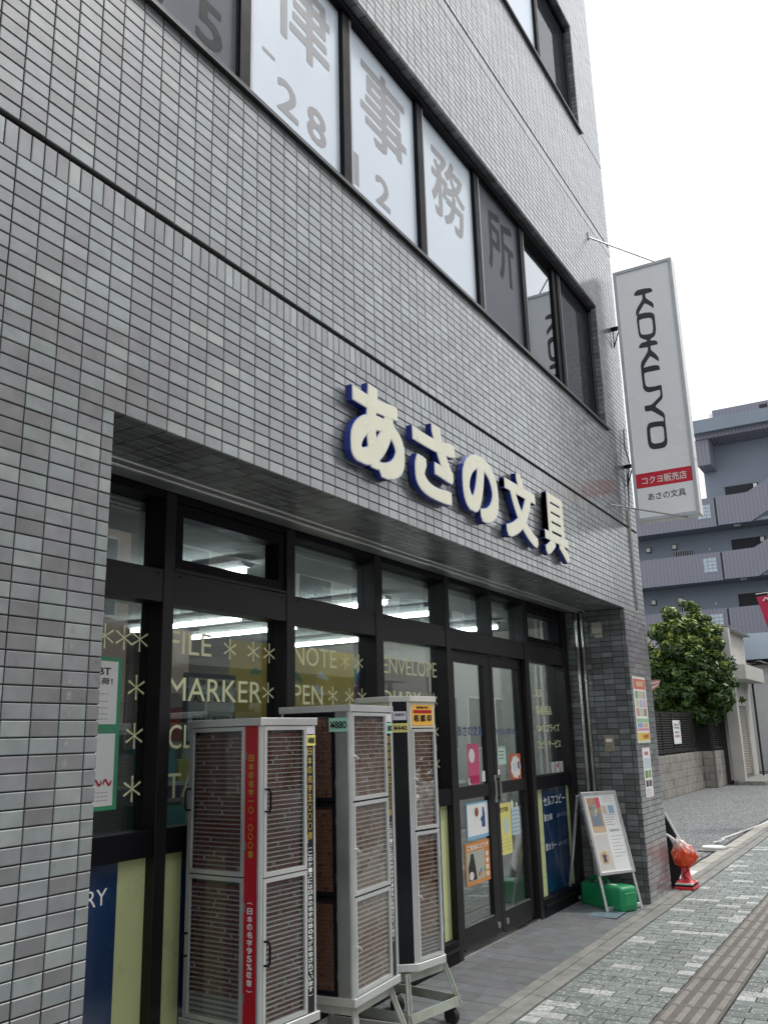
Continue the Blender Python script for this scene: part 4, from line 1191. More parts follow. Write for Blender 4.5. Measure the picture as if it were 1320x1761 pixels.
# eraser rack with MONO header
t = thing('pen_rack', 'small rack with a white MONO header and striped boxes behind the leftmost window', 'rack', (1.12, .95, 1.43))
solid('header', t, M('mono_header', (.62,.64,.70), .5), -.17, .17, -.012, 0, .30, .40); text('lettering', 'MONO', (-.06, .15, .315, .36), (0, -.0123, 0), FRONT, m_ink, t, bold=.03)
solid('rack_back', t, m_black, -.17, .17, 0, .02, 0, .30)
for i in range(8): solid('striped_box', t, (GOODS[1], GOODS[5])[i % 2], -.16+i*.04, -.125+i*.04, -.03, -.001, .02, .27)
solid('rack_foot', t, m_shelf, -.17, .17, -.06, .06, -.02, 0)
# ================================================================== PAPERS ON THE GLASS
m_greenfr = M('green_frame_card', (.05,.30,.16), .6)
GY = YG-.0025
def gposter(label, box, base, y=GY, cat='poster', th=.0016):
    u0, u1, z0, z1 = box
    t = thing('poster', label, cat, ((u0+u1)/2, y, z0))
    solid('sheet', t, base, -(u1-u0)/2, (u1-u0)/2, -th, 0, 0, z1-z0)
    cx = (u0+u1)/2
    def block(b, m, k=1, name='print'): return solid(name, t, m, b[0]-cx, b[1]-cx, -th-.0004*k, -th-.0004*(k-1)-.0001, b[2]-z0, b[3]-z0)
    def tx(s_, b, m=m_ink, bold=.02, k=2): return text('lettering', s_, (b[0]-cx, b[1]-cx, b[2]-z0, b[3]-z0), (0, -th-.0004*k, 0), FRONT, m, t, bold=bold, depth=.0003)
    return t, block, tx
_mc = {}
def C(r, g, b):
    k = (r, g, b)
    if k not in _mc: _mc[k] = M('ink_%03d_%03d_%03d' % (r*100, g*100, b*100), k, .6, var=.05)
    return _mc[k]
t, bl, tx = gposter('green-bordered white notice at the top of the leftmost window', (.86, 1.150, 1.49, 1.782), m_greenfr)
bl((.87, 1.128, 1.512, 1.765), m_paper); tx('HiBT', (.965, 1.088, 1.708, 1.738)); tx('新入荷！', (.95, 1.10, 1.67, 1.697))
for z in (1.63, 1.60, 1.575, 1.55, 1.53): tx('ーーーーーーーーー', (.9, 1.08, z, z+.004), C(.4,.4,.42), 0)
t, bl, tx = gposter('green-bordered white notice with a red scribble below the first in the leftmost window', (.86, 1.150, 1.178, 1.487), m_greenfr)
bl((.87, 1.128, 1.195, 1.475), m_paper); tx('〜〜', (1.02, 1.12, 1.27, 1.30), C(.45,.03,.06), .02)
for z in (1.245, 1.23, 1.215): tx('ーーーーーーーーー', (.92, 1.10, z, z+.004), C(.4,.4,.42), 0)
D = DY+.0175
t, bl, tx = gposter('white poster with brown dot and navy figure on the left door', (4.36, 4.725, .722, .968), C(.22,.45,.62), D)
bl((4.37, 4.715, .745, .955), m_paper)
def disc(t, cx, cz, r, m, y, n=20, sx=1): MB().add([(cx+math.cos(2*math.pi*i/n)*r*sx, y, cz+math.sin(2*math.pi*i/n)*r) for i in range(n)], [tuple(range(n))]).build('print', m, t, fixn=False)
disc(t, -.02, .178, .032, C(.30,.08,.04), -.0026); MB().add([(.06,-.0026,.07),(.12,-.0026,.07),(.12,-.0026,.16),(.105,-.0026,.205),(.08,-.0026,.205),(.075,-.0026,.15),(.04,-.0026,.13),(.05,-.0026,.11),(.06,-.0026,.11)], [tuple(range(9))]).build('print', C(.03,.08,.25), t, fixn=False)
t, bl, tx = gposter('orange illustrated poster low on the left door', (4.315, 4.715, .43, .705), C(.62,.25,.07), D)
bl((4.335, 4.62, .455, .645), C(.40,.42,.36)); tx('ご自由にどうぞ', (4.34, 4.70, .655, .69), m_white_ink, .03)
MB().add([(-.16,-.003,.03),(-.03,-.003,.03),(-.05,-.003,.11),(-.08,-.003,.20),(-.12,-.003,.205),(-.13,-.003,.17),(-.165,-.003,.12)], [tuple(range(7))]).build('print', C(.02,.02,.02), t, fixn=False)
disc(t, -.12, .06, .028, C(.75,.65,.65), -.0036, sx=1.3)
for i, c in enumerate(((.5,.1,.06),(.1,.2,.5),(.6,.5,.1),(.1,.35,.15))): disc(t, .01+.03*i, .06+.02*(i % 2), .014, C(*c), -.0036)
for i in range(4): bl((4.645, 4.69, .46+.045*i, .49+.045*i), C(.7,.65,.6))
t, bl, tx = gposter('yellow handwritten poster on the right door', (4.905, 5.14, .56, .925), C(.72,.66,.22), D)
tx('おすすめ', (4.93, 5.09, .86, .90)); disc(t, .02, .20, .06, C(.50,.60,.52), -.0026)
for z in (.66, .635, .61, .585): tx('あいうえおかき'[:6], (4.93, 5.11, z, z+.012), C(.25,.22,.05), 0)
t, bl, tx = gposter('pale blue leaflet beside the yellow poster on the right door', (5.155, 5.315, .68, .882), C(.45,.58,.62), D)
for z in (.85, .82, .79, .76, .73, .70): bl((5.17, 5.30, z, z+.008), C(.25,.35,.45))
disc(t, -.06, .225, .03, C(.65,.68,.55), -.002); disc(t, .03, .22, .018, C(.6,.65,.5), -.002)
t, bl, tx = gposter('pink poster above the handle rail on the left door', (4.425, 4.61, 1.088, 1.37), C(.62,.10,.20), D)
disc(t, -.03, .20, .05, m_paper, -.0026); bl((4.44, 4.60, 1.10, 1.15), C(.45,.02,.10)); bl((4.42, 4.455, 1.09, 1.135), m_paper)
t, bl, tx = gposter('small mint card high on the right door', (4.955, 5.11, 1.208, 1.333), C(.55,.70,.60), D)
for z in (1.30, 1.275, 1.25): bl((4.975, 5.07, z, z+.007), C(.15,.2,.18))
t, bl, tx = gposter('orange-red poster with a white cloud on the right door', (5.185, 5.405, 1.08, 1.28), C(.58,.12,.05), D)
for a in range(9): disc(t, .07*math.cos(a*.7), .1+.06*math.sin(a*.7), .03, m_paper, -.0024-.0001*a)
disc(t, 0, .1, .065, m_paper, -.0036)
tx('職', (5.33, 5.37, 1.16, 1.22), C(.05,.03,.12), k=6); 
for z in (1.20, 1.185, 1.17, 1.155): bl((5.24, 5.31, z, z+.004), C(.4,.35,.5), k=6)
for lab, x, m_ in (('left of the three small cards in the rightmost window', 6.15, C(.62,.66,.66)), ('middle small card with red mark in the rightmost window', 6.265, m_paper), ('right of the three small cards in the rightmost window', 6.37, C(.62,.66,.66))):
    t, bl, tx = gposter(lab, (x, x+.085, 1.093, 1.185), m_)
    if m_ is m_paper: disc(t, 0, .06, .022, C(.5,.02,.03), -.0024)
for x, lab in ((4.655, 'left door'), (4.925, 'right door')):
    t, bl, tx = gposter('small white triangular sticker at the meeting edge of the ' + lab, (x, x+.05, 1.10, 1.175), m_paper, D)
# posters on the pillar
t, bl, tx = gposter('tall colourful poster on the tiled pillar', (6.612, 7.045, 1.325, 1.915), C(.60,.70,.58), -.0008)
bl((6.63, 7.03, 1.34, 1.90), m_paper); bl((6.63, 7.03, 1.80, 1.895), C(.60,.16,.12), 2); tx('感謝祭', (6.72, 6.95, 1.825, 1.872), C(.8,.7,.4), .02, 4)
pc = [(.55,.30,.30),(.45,.55,.40),(.35,.25,.20),(.60,.55,.40),(.40,.45,.60),(.60,.40,.45),(.25,.35,.25),(.55,.45,.30),(.35,.40,.35)]
for i in range(9): bl((6.65+.125*(i % 3), 6.76+.125*(i % 3), 1.56+.078*(i//3), 1.63+.078*(i//3)), C(*pc[i]), 2)
bl((6.63, 7.03, 1.505, 1.54), C(.30,.50,.32), 2); bl((6.65, 6.83, 1.46, 1.50), C(.30,.35,.62), 2); bl((6.85, 7.01, 1.46, 1.50), C(.62,.42,.22), 2)
bl((6.63, 7.03, 1.43, 1.455), C(.62,.30,.40), 2); bl((6.63, 7.03, 1.345, 1.415), C(.72,.52,.10), 2); tx('500円', (6.80, 7.0, 1.36, 1.40), C(.5,.05,.05), .02, 4)
t, bl, tx = gposter('narrow white leaflet with pink border low on the tiled pillar', (6.715, 6.985, .85, 1.285), C(.62,.40,.48), -.0008)
bl((6.725, 6.975, .86, 1.275), m_paper); tx('募集', (6.78, 6.92, 1.215, 1.25), C(.6,.15,.08), .02)
bl((6.745, 6.955, 1.10, 1.19), C(.50,.60,.66), 2); bl((6.75, 6.845, 1.02, 1.085), C(.15,.28,.12), 2); bl((6.86, 6.95, 1.02, 1.085), C(.22,.36,.16), 2)
bl((6.75, 6.83, .945, 1.0), C(.06,.06,.06), 2); bl((6.845, 6.95, .945, 1.0), C(.12,.12,.11), 2)
for z in (.92, .905, .89, .875): bl((6.75, 6.9, z, z+.005), C(.35,.35,.38), 2)
# old tape marks on the left pillar tiles
m_tape = M('tape_residue', (.27,.27,.262), .8, var=.3, vs=90)
for k in range(9):
    z_ = 1.76 - k*.0486*1.0 + random.uniform(-.006,.006)
    if k in (2, 6): continue
    MB().add([(.318+random.uniform(-.004,.004), -.0006, z_), (.338+random.uniform(-.004,.004), -.0006, z_+.002), (.336, -.0006, z_+random.uniform(.02,.03)), (.321, -.0006, z_+random.uniform(.02,.032))], [(0,1,2,3)]).build('tape_mark', m_tape, B, fixn=False)
# ================================================================== ON THE PORCH
# A-board
ua = Vector((.86, -.51, 0)).normalized(); nb = Vector((.51, .86, 0)).normalized()
AB = thing('a_board_sign', 'silver-framed folding A-board with a printed poster beside the tiled pillar', 'a-board', (6.036, .223, .003), math.atan2(ua.y, ua.x))
# local: x along the board, y backwards, z up
WA = .395; lean = .24/.95; HT = .925
def ap(a, z, o=0.): return Vector((a, lean*z + o*-.97, z + o*lean*.97))
m_satin = M('satin_silver', (.66,.67,.68), .3, metal=.7, var=.04)
for a in (.012, WA-.012):
    MB().bar(ap(a, 0), ap(a, HT), .022, .020, up=(0,1,0)).build('front_leg', m_satin, AB, bevel=.002)
    MB().bar((a, .484, 0), (a, lean*HT+.03, HT-.02), .022, .018, up=(0,1,0)).build('rear_leg', m_satin, AB, bevel=.002)
MB().bar(ap(.022, .035), ap(WA-.022, .035), .03, .016, up=(0,1,0)).build('front_stretcher', m_satin, AB, bevel=.002)
MB().bar((.022, .475, .05), (WA-.022, .475, .05), .03, .016, up=(0,1,0)).build('rear_stretcher', m_satin, AB, bevel=.002)
UA, VA, WAx = Vector((1,0,0)), Vector((0, lean, 1)).normalized(), Vector((0, -1, lean)).normalized()
s0 = .275*math.hypot(1, lean); s1 = .925*math.hypot(1, lean)
def aface(name, m, u0, u1, v0, v1, off, th):
    return MB().obox(UA*(u0+u1)/2+VA*(v0+v1)/2+WAx*(off+th/2), UA*(u1-u0)/2, VA*(v1-v0)/2, WAx*th/2).build(name, m, AB)
aface('board', m_satin, 0, WA, s0, s1, .010, .008)
for u0, u1, v0, v1 in ((0, .026, s0, s1), (WA-.026, WA, s0, s1), (.026, WA-.026, s0, s0+.026), (.026, WA-.026, s1-.026, s1)):
    MB().obox(UA*(u0+u1)/2+VA*(v0+v1)/2+WAx*.023, UA*(u1-u0)/2, VA*(v1-v0)/2, WAx*.006).build('snap_frame', m_satin, AB, bevel=.004, seg=2)
pp = aface('poster_sheet', m_paper, .026, WA-.026, s0+.026, s1-.026, .0181, .001)
FA = (UA, VA, WAx)
def ac(u0, u1, v0, v1, m, k=1): return card('print', pp, m, (u0, u1, v0, v1), WAx*(.0192+.0004*k), FA, .0003)
H_ = s1-s0
ac(.05, .19, s0+H_*.50, s1-.05, C(.46,.30,.18)); ac(.055, .185, s0+H_*.50, s0+H_*.57, C(.60,.45,.28), 2)
ac(.145, .19, s0+H_*.80, s1-.05, C(.62,.10,.18), 2)
for i in range(14): ac(.06+random.random()*.09, .08+random.random()*.10, s0+H_*(.58+.24*random.random()), s0+H_*(.60+.26*random.random()), C(*random.choice(((.6,.55,.5),(.2,.25,.35),(.5,.2,.2),(.3,.35,.2),(.7,.65,.6)))), 2+i*.3)
ac(.20, .25, s0+H_*.72, s0+H_*.82, C(.55,.48,.40)); ac(.265, .33, s0+H_*.72, s0+H_*.82, C(.30,.42,.58))
ac(.04, .19, s0+.04, s0+H_*.48, C(.62,.60,.57), .5)
MB().add([UA*(.105+.05*math.cos(t_*.3491))+VA*(s0+.135+.055*math.sin(t_*.3491))+WAx*.0202 for t_ in range(18)], [tuple(range(18))]).build('print', C(.60,.46,.28), pp, fixn=False)
MB().add([UA*(.105+a)+VA*(s0+.135+b)+WAx*.0206 for a, b in ((-.02,-.045),(.0,-.03),(.02,-.045),(.015,.0),(.03,.02),(.01,.02),(.005,.045),(-.01,.02),(-.03,.03),(-.018,.0))], [tuple(range(10))]).build('print', C(.10,.07,.10), pp, fixn=False)
for v in (.70, .67, .64, .61, .58): ac(.205, .205+random.uniform(.06,.13), s0+H_*v, s0+H_*v+.006, C(.42,.42,.44))
text('lettering', 'Letterset', (.225, .335, s0+H_*.50, s0+H_*.54), WAx*.0196, FA, C(.10,.10,.11), pp)
for v in (.44, .40, .36, .32, .28, .24, .20): ac(.22, .22+random.uniform(.07,.13), s0+H_*v, s0+H_*v+.005, C(.42,.42,.44))
for v in (.93, .90, .87): ac(.22, .34, s0+H_*v, s0+H_*v+.004, C(.50,.50,.52))

# green jerry can lying under the board
cdv = Vector((.47, .88, 0)).normalized(); cu = Vector((.88, -.47, 0))
J = thing('jerry_can', 'bright green plastic jerry can lying on its side under the A-board', 'jerry can', (6.15, .055, .006), math.atan2(cdv.y, cdv.x))
m_green = M('green_polythene', (.014,.27,.105), .38, var=.14, vs=9, spec=.45, bump=.15, bs=40, dirt=.35, dcol=(.05,.16,.08), ds=9)
m_green.node_tree.nodes['Principled BSDF'].inputs['Subsurface Weight'].default_value = .15
body = MB(); body.prism([(0,-.10),(.44,-.10),(.50,-.05),(.51,.03),(.47,.10),(0,.10)], lambda a, b, d: (a, b, d), 0, .20)
body.build('body', m_green, J, bevel=.05, seg=5, smooth=True)
MB().tube([(.22, 0, .195), (.24, 0, .222), (.28, 0, .234), (.38, 0, .234), (.42, 0, .222), (.44, 0, .195)], .016, 10).build('handle', m_green, J, smooth=True)
MB().tube([(.495, -.005, .10), (.53, -.005, .10)], .026, 14).build('cap', M('white_cap', (.7,.7,.68), .5), J)
for kk in range(3): MB().box(.10+.11*kk, .18+.11*kk, -.103, -.098, .055, .145).build('moulded_panel', m_green, J, bevel=.003)
MB().box(-.004, .002, -.055, .055, .05, .15).build('moulded_panel', m_green, J, bevel=.003)
MB().tube([(.02,-.1005,.10),(.40,-.1005,.10)], .0022, 5).build('mould_seam', m_green, J)
card('label_sticker', J, m_paper, (.10, .20, .02, .06), (0, 0, .201), ((1,0,0),(0,1,0),(0,0,1)), .0008)
# access plate in the floor
t = thing('floor_hatch', 'blue-grey metal inspection plate set in the porch floor under the A-board', 'hatch', (5.96, .20, .012), 0)
solid('plate', t, M('blue_grey_plate', (.20,.27,.31), .45, metal=.3, var=.15), -.145, .145, -.115, .115, .003, .008, bevel=.001)
MB().box(-.152, .152, -.122, .122, -.004, .0025).build('rim', m_black, t)

# ================================================================== BEHIND THE PILLAR
t = thing('red_cone', 'red rubber cone on a red and black slab behind the pillar corner', 'cone', (7.47, -.10, .01))
m_conered = M('cone_red', (.60,.025,.03), .4, var=.08)
n = 18; prof = [(.095, .055), (.086, .062), (.046, .080), (.028, .26), (.022, .30), (.0, .305)]
cv = MB()
for r_, z_ in prof: cv.v += [(r_*math.cos(2*math.pi*i/n), r_*math.sin(2*math.pi*i/n), z_) for i in range(n)]
for k in range(len(prof)-1): cv.f += [(k*n+i, k*n+(i+1) % n, (k+1)*n+(i+1) % n, (k+1)*n+i) for i in range(n)]
cv.m = [0]*len(cv.f); cv.build('cone_body', m_conered, t, smooth=True)
solid('slab', t, m_conered, -.125, .125, -.085, .085, 0, .026, bevel=.004); solid('slab_top', t, m_black, -.12, .12, -.08, .08, .0265, .040, bevel=.003); solid('slab_plate', t, C(.55,.50,.45), -.118, .118, -.078, .078, .0405, .0545, bevel=.003)
MB().tube([(-.036, -.01, .22), (-.045, -.03, .16), (-.05, .02, .12), (-.06, -.05, .07)], .004, 5).build('wire', m_black, t)
t = thing('folded_sign_panel', 'black panel with white edge leaning behind the pillar corner', 'sign panel', (7.52, .02, .0))
MB().prism([(.05, .0), (.05, .66), (.03, .66), (-.125, .35), (-.115, .22), (-.05, .10), (-.02, .0)], lambda a, b, d: (d, a, b), .0, .012).build('panel', m_ink, t)
MB().bar((.006, .038, .67), (.006, -.125, .345), .016, .022, up=(1,0,0)).build('white_edge', m_white, t)
MB().bar((.006, -.127, .34), (.006, -.115, .20), .016, .05, up=(1,0,0)).build('white_edge', m_white, t)
t = thing('plastic_bag', 'white and orange plastic carrier bag hanging behind the pillar corner', 'bag', (7.47, -.12, .185))
t.rotation_euler = (-.35, 0, 0)
bm = bmesh.new(); bmesh.ops.create_icosphere(bm, subdivisions=4, radius=1)
for v in bm.verts:
    c = v.co.copy(); k = 1 - .55*max(0, c.z)**1.4
    w_ = .05*math.sin(9*c.x+4*c.z)*math.sin(7*c.y+5*c.z) + .05*abs(math.sin(14*c.x-11*c.y+6*c.z)) - .045*abs(math.sin(17*c.y+9*c.z*c.x+8*c.z)) - .03*abs(math.sin(23*c.x+19*c.z))
    v.co = Vector((c.x*.078*k*(1+w_*2.6), c.y*.112*k*(1+w_*2.6)-.02, c.z*(.17 if c.z > 0 else .095)*(1+w_)+.10))
me = bpy.data.meshes.new('bag_body'); bm.to_mesh(me); bm.free()
m, nn, ll, bb = nodes('translucent_orange_film')
ge = nn.new('ShaderNodeNewGeometry'); sp = nn.new('ShaderNodeSeparateXYZ'); ll.new(ge.outputs['Position'], sp.inputs[0])
f_ = noise(nn, ll, 22, 3); md = nn.new('ShaderNodeMath'); md.operation = 'MULTIPLY_ADD'; md.inputs[1].default_value = .16; ll.new(f_, md.inputs[0]); ll.new(sp.outputs[2], md.inputs[2])
ll.new(mixc(nn, ll, remap(nn, ll, md.outputs[0], .405, .50, 0, 1), (.74,.085,.025), (.74,.60,.58)), bb.inputs['Base Color'])
bb.inputs['Roughness'].default_value = .2; bb.inputs['Subsurface Weight'].default_value = .2
me.materials.append(m); me.polygons.foreach_set('use_smooth', [True]*len(me.polygons)); link(bpy.data.objects.new('bag_body', me), t)
MB().tube([(0,.01,.24), (0,.03,.30), (.01,.06,.33)], [.03, .012, .014], 8).build('bag_neck', m_white, t, smooth=True)
MB().tube([(-.02,.0,.235), (.02,-.02,.25), (.0,.02,.255)], .008, 6).build('tie', C(.22,.18,.42), t)

# drain covers in the car park and the metal channel
t = thing('drain_cover', 'pale round drain lid on a square base at the edge of the car park', 'drain cover', (10.42, .22, -.002))
solid('base', t, m_concrete, -.22, .22, -.15, .15, 0, .02, bevel=.004); MB().tube([(0,0,.021),(0,0,.045)], .14, 24).build('lid', m_white, t, bevel=.004)
t = thing('meter_cover', 'small white ground cover partly hidden behind the plastic bag', 'drain cover', (8.35, .10, -.002))
solid('lid', t, m_white, -.14, .14, -.09, .09, 0, .025, bevel=.006); solid('rim', t, m_concrete, -.17, .17, -.12, .12, -.004, .004)
t = thing('chain_rope', 'pale rope lying along the car park edge on the right', 'rope', (11.2, .30, .01))
MB().tube([(-.15, .05, .0), (.1, -.04, .01), (.3, .03, .0), (1.2, -.06, .0), (2.2, -.16, 0), (3.4, -.26, 0)], .013, 6).build('rope', m_white, t)
MB().box(-.2, .05, -.05, .0, -.008, .02).build('rope_anchor', m_alu, t)
# low pale border blocks along the car park
bord = MB().box(7.34, 26, .004, .2, -.011, -.003).build('lot_border', m_joint); tag(bord, kind='structure')
x = 7.36
while x < 22:
    if x > 7.75: solid('border_block', bord, M('pale_border_block', (.40,.385,.34), .85, var=.2, vs=7, bump=.4, bs=80, dirt=.4, dcol=(.18,.17,.14), ds=6) if 'pale_border_block' not in bpy.data.materials else bpy.data.materials['pale_border_block'], x+.004, x+.296, .01, .15, -.008, .012+random.uniform(-.004,.004), bevel=.005)
    x += .3
# a few weeds at the kerb
wd = MB()
for i in range(40):
    x_, y_ = 7.05+random.gauss(0,.07), -.174+random.gauss(0,.012); a = random.uniform(0, 6.28); h = random.uniform(.02,.06)
    dx, dy = math.cos(a)*h*.6, math.sin(a)*h*.6
    wd.add([(x_-.002, y_, 0), (x_+.002, y_, 0), (x_+dx, y_+dy, h)], [(0,1,2)])
o = wd.build('weeds', M('weed_green', (.10,.14,.035), .6), None, fixn=False); tag(o, 'small tuft of weeds at the kerb below the pillar', 'weeds', kind='stuff')

# ================================================================== BACKGROUND
# concrete block wall with louvred fence
m_block = M('weathered_block', (.30,.285,.255), .9, var=.16, vs=4, bump=.5, bs=60, dirt=.8, dcol=(.085,.08,.07), ds=2.2)
WALL = thing('block_wall', 'weathered concrete block wall across the car park under the dark fence', 'wall', (0, 0, 0))
m_mort = M('block_joint', (.16,.15,.135), .95)
solid('wall_core', WALL, m_mort, 12.0, 22.85, 2.755, 2.87, -.01, .89); solid('wall_core', WALL, m_mort, 22.76, 22.87, 2.46, 2.754, -.01, .89); solid('wall_core', WALL, m_mort, 22.871, 24.05, 2.46, 2.57, -.01, .89)
bms = {}
def block(x0, x1, y0, y1, z0, z1):
    k = (round(x1-x0,3), round(y1-y0,3), round(z1-z0,3))
    if k not in bms: bms[k] = MB().box(-k[0]/2, k[0]/2, -k[1]/2, k[1]/2, -k[2]/2, k[2]/2).mesh('wall_block', m_block, bevel=.006)
    o = bpy.data.objects.new('wall_block', bms[k]); o.location = ((x0+x1)/2+random.uniform(-.001,.001), (y0+y1)/2+random.uniform(-.001,.001), (z0+z1)/2); link(o, WALL)
for r_ in range(5):
    z0 = .0+r_*.178
    for i in range(28):
        x0 = 12.0 + i*.4 - (.2 if r_ % 2 else 0)
        if x0+.4 > 22.82: continue
        block(x0+.004, x0+.396, 2.748, 2.80, z0+.004, z0+.174)
    block(22.752, 22.80, 2.50, 2.74, z0+.004, z0+.174)
    for i in range(3): block(22.88+i*.39, 23.262+i*.39, 2.452, 2.50, z0+.004, z0+.174)
m_louv = M('dark_brown_louvre', (.028,.026,.026), .45, metal=.3, var=.1)
FEN = thing('louvre_fence', 'dark louvred aluminium fence on top of the block wall', 'fence', (0, 0, 0))
def louvre(x0, x1, y, z0=.95, z1=1.835):
    n_ = 15
    for p in np.arange(x0, x1+.01, 1.0): solid('post', FEN, m_louv, p-.02, p+.02, y-.02, y+.03, .89, z1)
    solid('top_rail', FEN, m_louv, x0, x1, y-.025, y-.0205, z1-.05, z1); solid('bottom_rail', FEN, m_louv, x0, x1, y-.025, y-.0205, z0-.01, z0+.04)
    for i in range(n_):
        z = z0+.06+i*(z1-z0-.14)/(n_-1)
        MB().obox(((x0+x1)/2, y+.005, z), ((x1-x0)/2,0,0), (0,.018,.014), (0,-.003,.004)).build('slat', m_louv, FEN)
louvre(13.0, 22.75, 2.80); louvre(22.9, 24.0, 2.50)
for i in range(12):
    MB().obox((22.80, 2.65, 1.0+i*.068), (.003,0,-.004), (0,.13,0), (.014,0,.014)).build('slat', m_louv, FEN)
solid('side_post', FEN, m_louv, 22.78, 22.82, 2.50, 2.53, .89, 1.835)
t = thing('paper_notice', 'white paper notice with red lines taped to the dark louvred fence', 'notice', (20.3, 2.765, 1.12))
solid('sheet', t, m_paper, -.36, .36, -.004, 0, 0, .53)
for i, z in enumerate((.43, .36, .26, .17)): text('lettering', ('お知らせ', '売地', '駐車禁止', '管理事務所')[i], (-.25, .25, z-.03, z+.03), (0, -.0045, 0), FRONT, (m_ink, m_ink, C(.25,.25,.25), C(.6,.1,.15))[i], t, bold=.01)
MB().add([(.2,-.03,.53),(.42,-.005,.40),(.36,-.004,.53)], [(0,1,2)]).build('curled_corner', m_paper, t, fixn=False)
# garden behind the fence: house wall, tree
TREE = thing('evergreen_tree', 'dense glossy-leaved evergreen tree rising behind the dark fence', 'tree', (23.35, 3.02, 0))
m_bark = M('bark', (.10,.075,.05), .9, var=.3, bump=.6)
MB().tube([(0,0,0),(.03,0,.8),(-.04,.05,1.5),(0,0,2.3),(.1,.05,3.2)], [.13,.11,.09,.07,.03], 10).build('trunk', m_bark, TREE)
for i in range(9):
    a = i*.7; z = 1.2+.22*i
    MB().tube([(0,0,z),(.35*math.cos(a),.35*math.sin(a),z+.3),(.7*math.cos(a),.7*math.sin(a),z+.5)], [.045,.03,.012], 6).build('limb', m_bark, TREE)
def leaf_mat():
    m, n, l, b = nodes('evergreen_leaf')
    at = n.new('ShaderNodeAttribute'); at.attribute_name = 'rnd'
    rp = n.new('ShaderNodeValToRGB'); l.new(at.outputs['Fac'], rp.inputs[0]); e = rp.color_ramp.elements
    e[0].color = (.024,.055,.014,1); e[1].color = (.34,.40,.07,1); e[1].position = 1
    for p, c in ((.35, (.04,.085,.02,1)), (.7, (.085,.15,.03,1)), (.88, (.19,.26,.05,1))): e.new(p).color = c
    l.new(rp.outputs[0], b.inputs['Base Color']); b.inputs['Roughness'].default_value = .38
    b.inputs['Transmission Weight'].default_value = 0
    tl = n.new('ShaderNodeBsdfTranslucent'); l.new(rp.outputs[0], tl.inputs[0]); ms = n.new('ShaderNodeMixShader'); ms.inputs[0].default_value = .22
    l.new(b.outputs[0], ms.inputs[1]); l.new(tl.outputs[0], ms.inputs[2]); l.new(ms.outputs[0], n['Material Output'].inputs[0]); return m
m_leaf = leaf_mat()
def leaves(name, parent, clumps, per, size, seed):
    r = np.random.default_rng(seed); V = []; F = []; A = []
    for cx, cy, cz, cr, lit_young in clumps:
        for _ in range(per):
            d = r.normal(size=3); d /= np.linalg.norm(d); rad = cr*(.35+.65*r.random()**.5)
            p = np.array((cx, cy, cz)) + d*rad*np.array((1, 1, .85))
            up = d*.7 + np.array((0, 0, .55)) + r.normal(size=3)*.35; up /= np.linalg.norm(up)
            t_ = np.cross(up, r.normal(size=3)); t_ /= np.linalg.norm(t_); s_ = np.cross(up, t_)
            L_ = size*r.uniform(.7, 1.3); w_ = L_*.2
            k = len(V); V += [p-t_*L_*.5, p-t_*L_*.05+s_*w_-up*.01, p+t_*L_*.5-up*.03, p-t_*L_*.05-s_*w_-up*.01]
            F += [(k, k+1, k+2), (k, k+2, k+3)]
            A.append(min(1, max(0, r.normal(.42 + lit_young*.45*(d[2] > .2), .16))))  # upper leaves paler: young shoots, plus sunlight put into the leaf colour
    me = bpy.data.meshes.new(name); me.from_pydata([tuple(v) for v in V], [], F); me.materials.append(m_leaf)
    a = me.attributes.new('rnd', 'FLOAT', 'FACE'); a.data.foreach_set('value', np.repeat(A, 2).astype(np.float32))
    return link(bpy.data.objects.new(name, me), parent)
cl = []
rr_ = np.random.default_rng(5)
for i in range(170):
    z = rr_.uniform(1.75, 4.3); prof_ = 1.2*math.sin(min(1, max(.0, (4.75-z)/2.6))*math.pi*.52)**.8
    a = rr_.uniform(0, 6.283); q = prof_*rr_.uniform(.4, .95)
    cl.append((q*math.cos(a), q*math.sin(a), z, rr_.uniform(.20, .38), 1.0 if z > 3.2 else .25))
cl += [(-.25, .2, 4.45, .26, 1), (.15, -.25, 4.68, .17, 1), (-.5, .55, 4.0, .3, 1), (.3, -.7, 4.0, .28, 1), (.1, -.3, 4.4, .26, 1), (0, 1.05, 3.6, .25, 1), (0, -1.05, 2.6, .22, .3)]
for i in range(46):                       # loose sprigs round the outline
    z = rr_.uniform(2.0, 4.75); a = rr_.uniform(0, 6.283); q = 1.2*math.sin(min(1, max(.05, (4.9-z)/2.6))*math.pi*.52)**.8 + rr_.uniform(.02, .22)
    cl.append((q*math.cos(a), q*math.sin(a), z, rr_.uniform(.07, .15), 1.0 if z > 2.9 else .4))
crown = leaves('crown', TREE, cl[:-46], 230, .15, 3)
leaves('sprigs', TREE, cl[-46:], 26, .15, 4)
for c in cl[-46:]:
    MB().tube([(c[0]*.6, c[1]*.6, c[2]-.22), (c[0], c[1], c[2])], [.009, .004], 4).build('twig', m_bark, TREE)
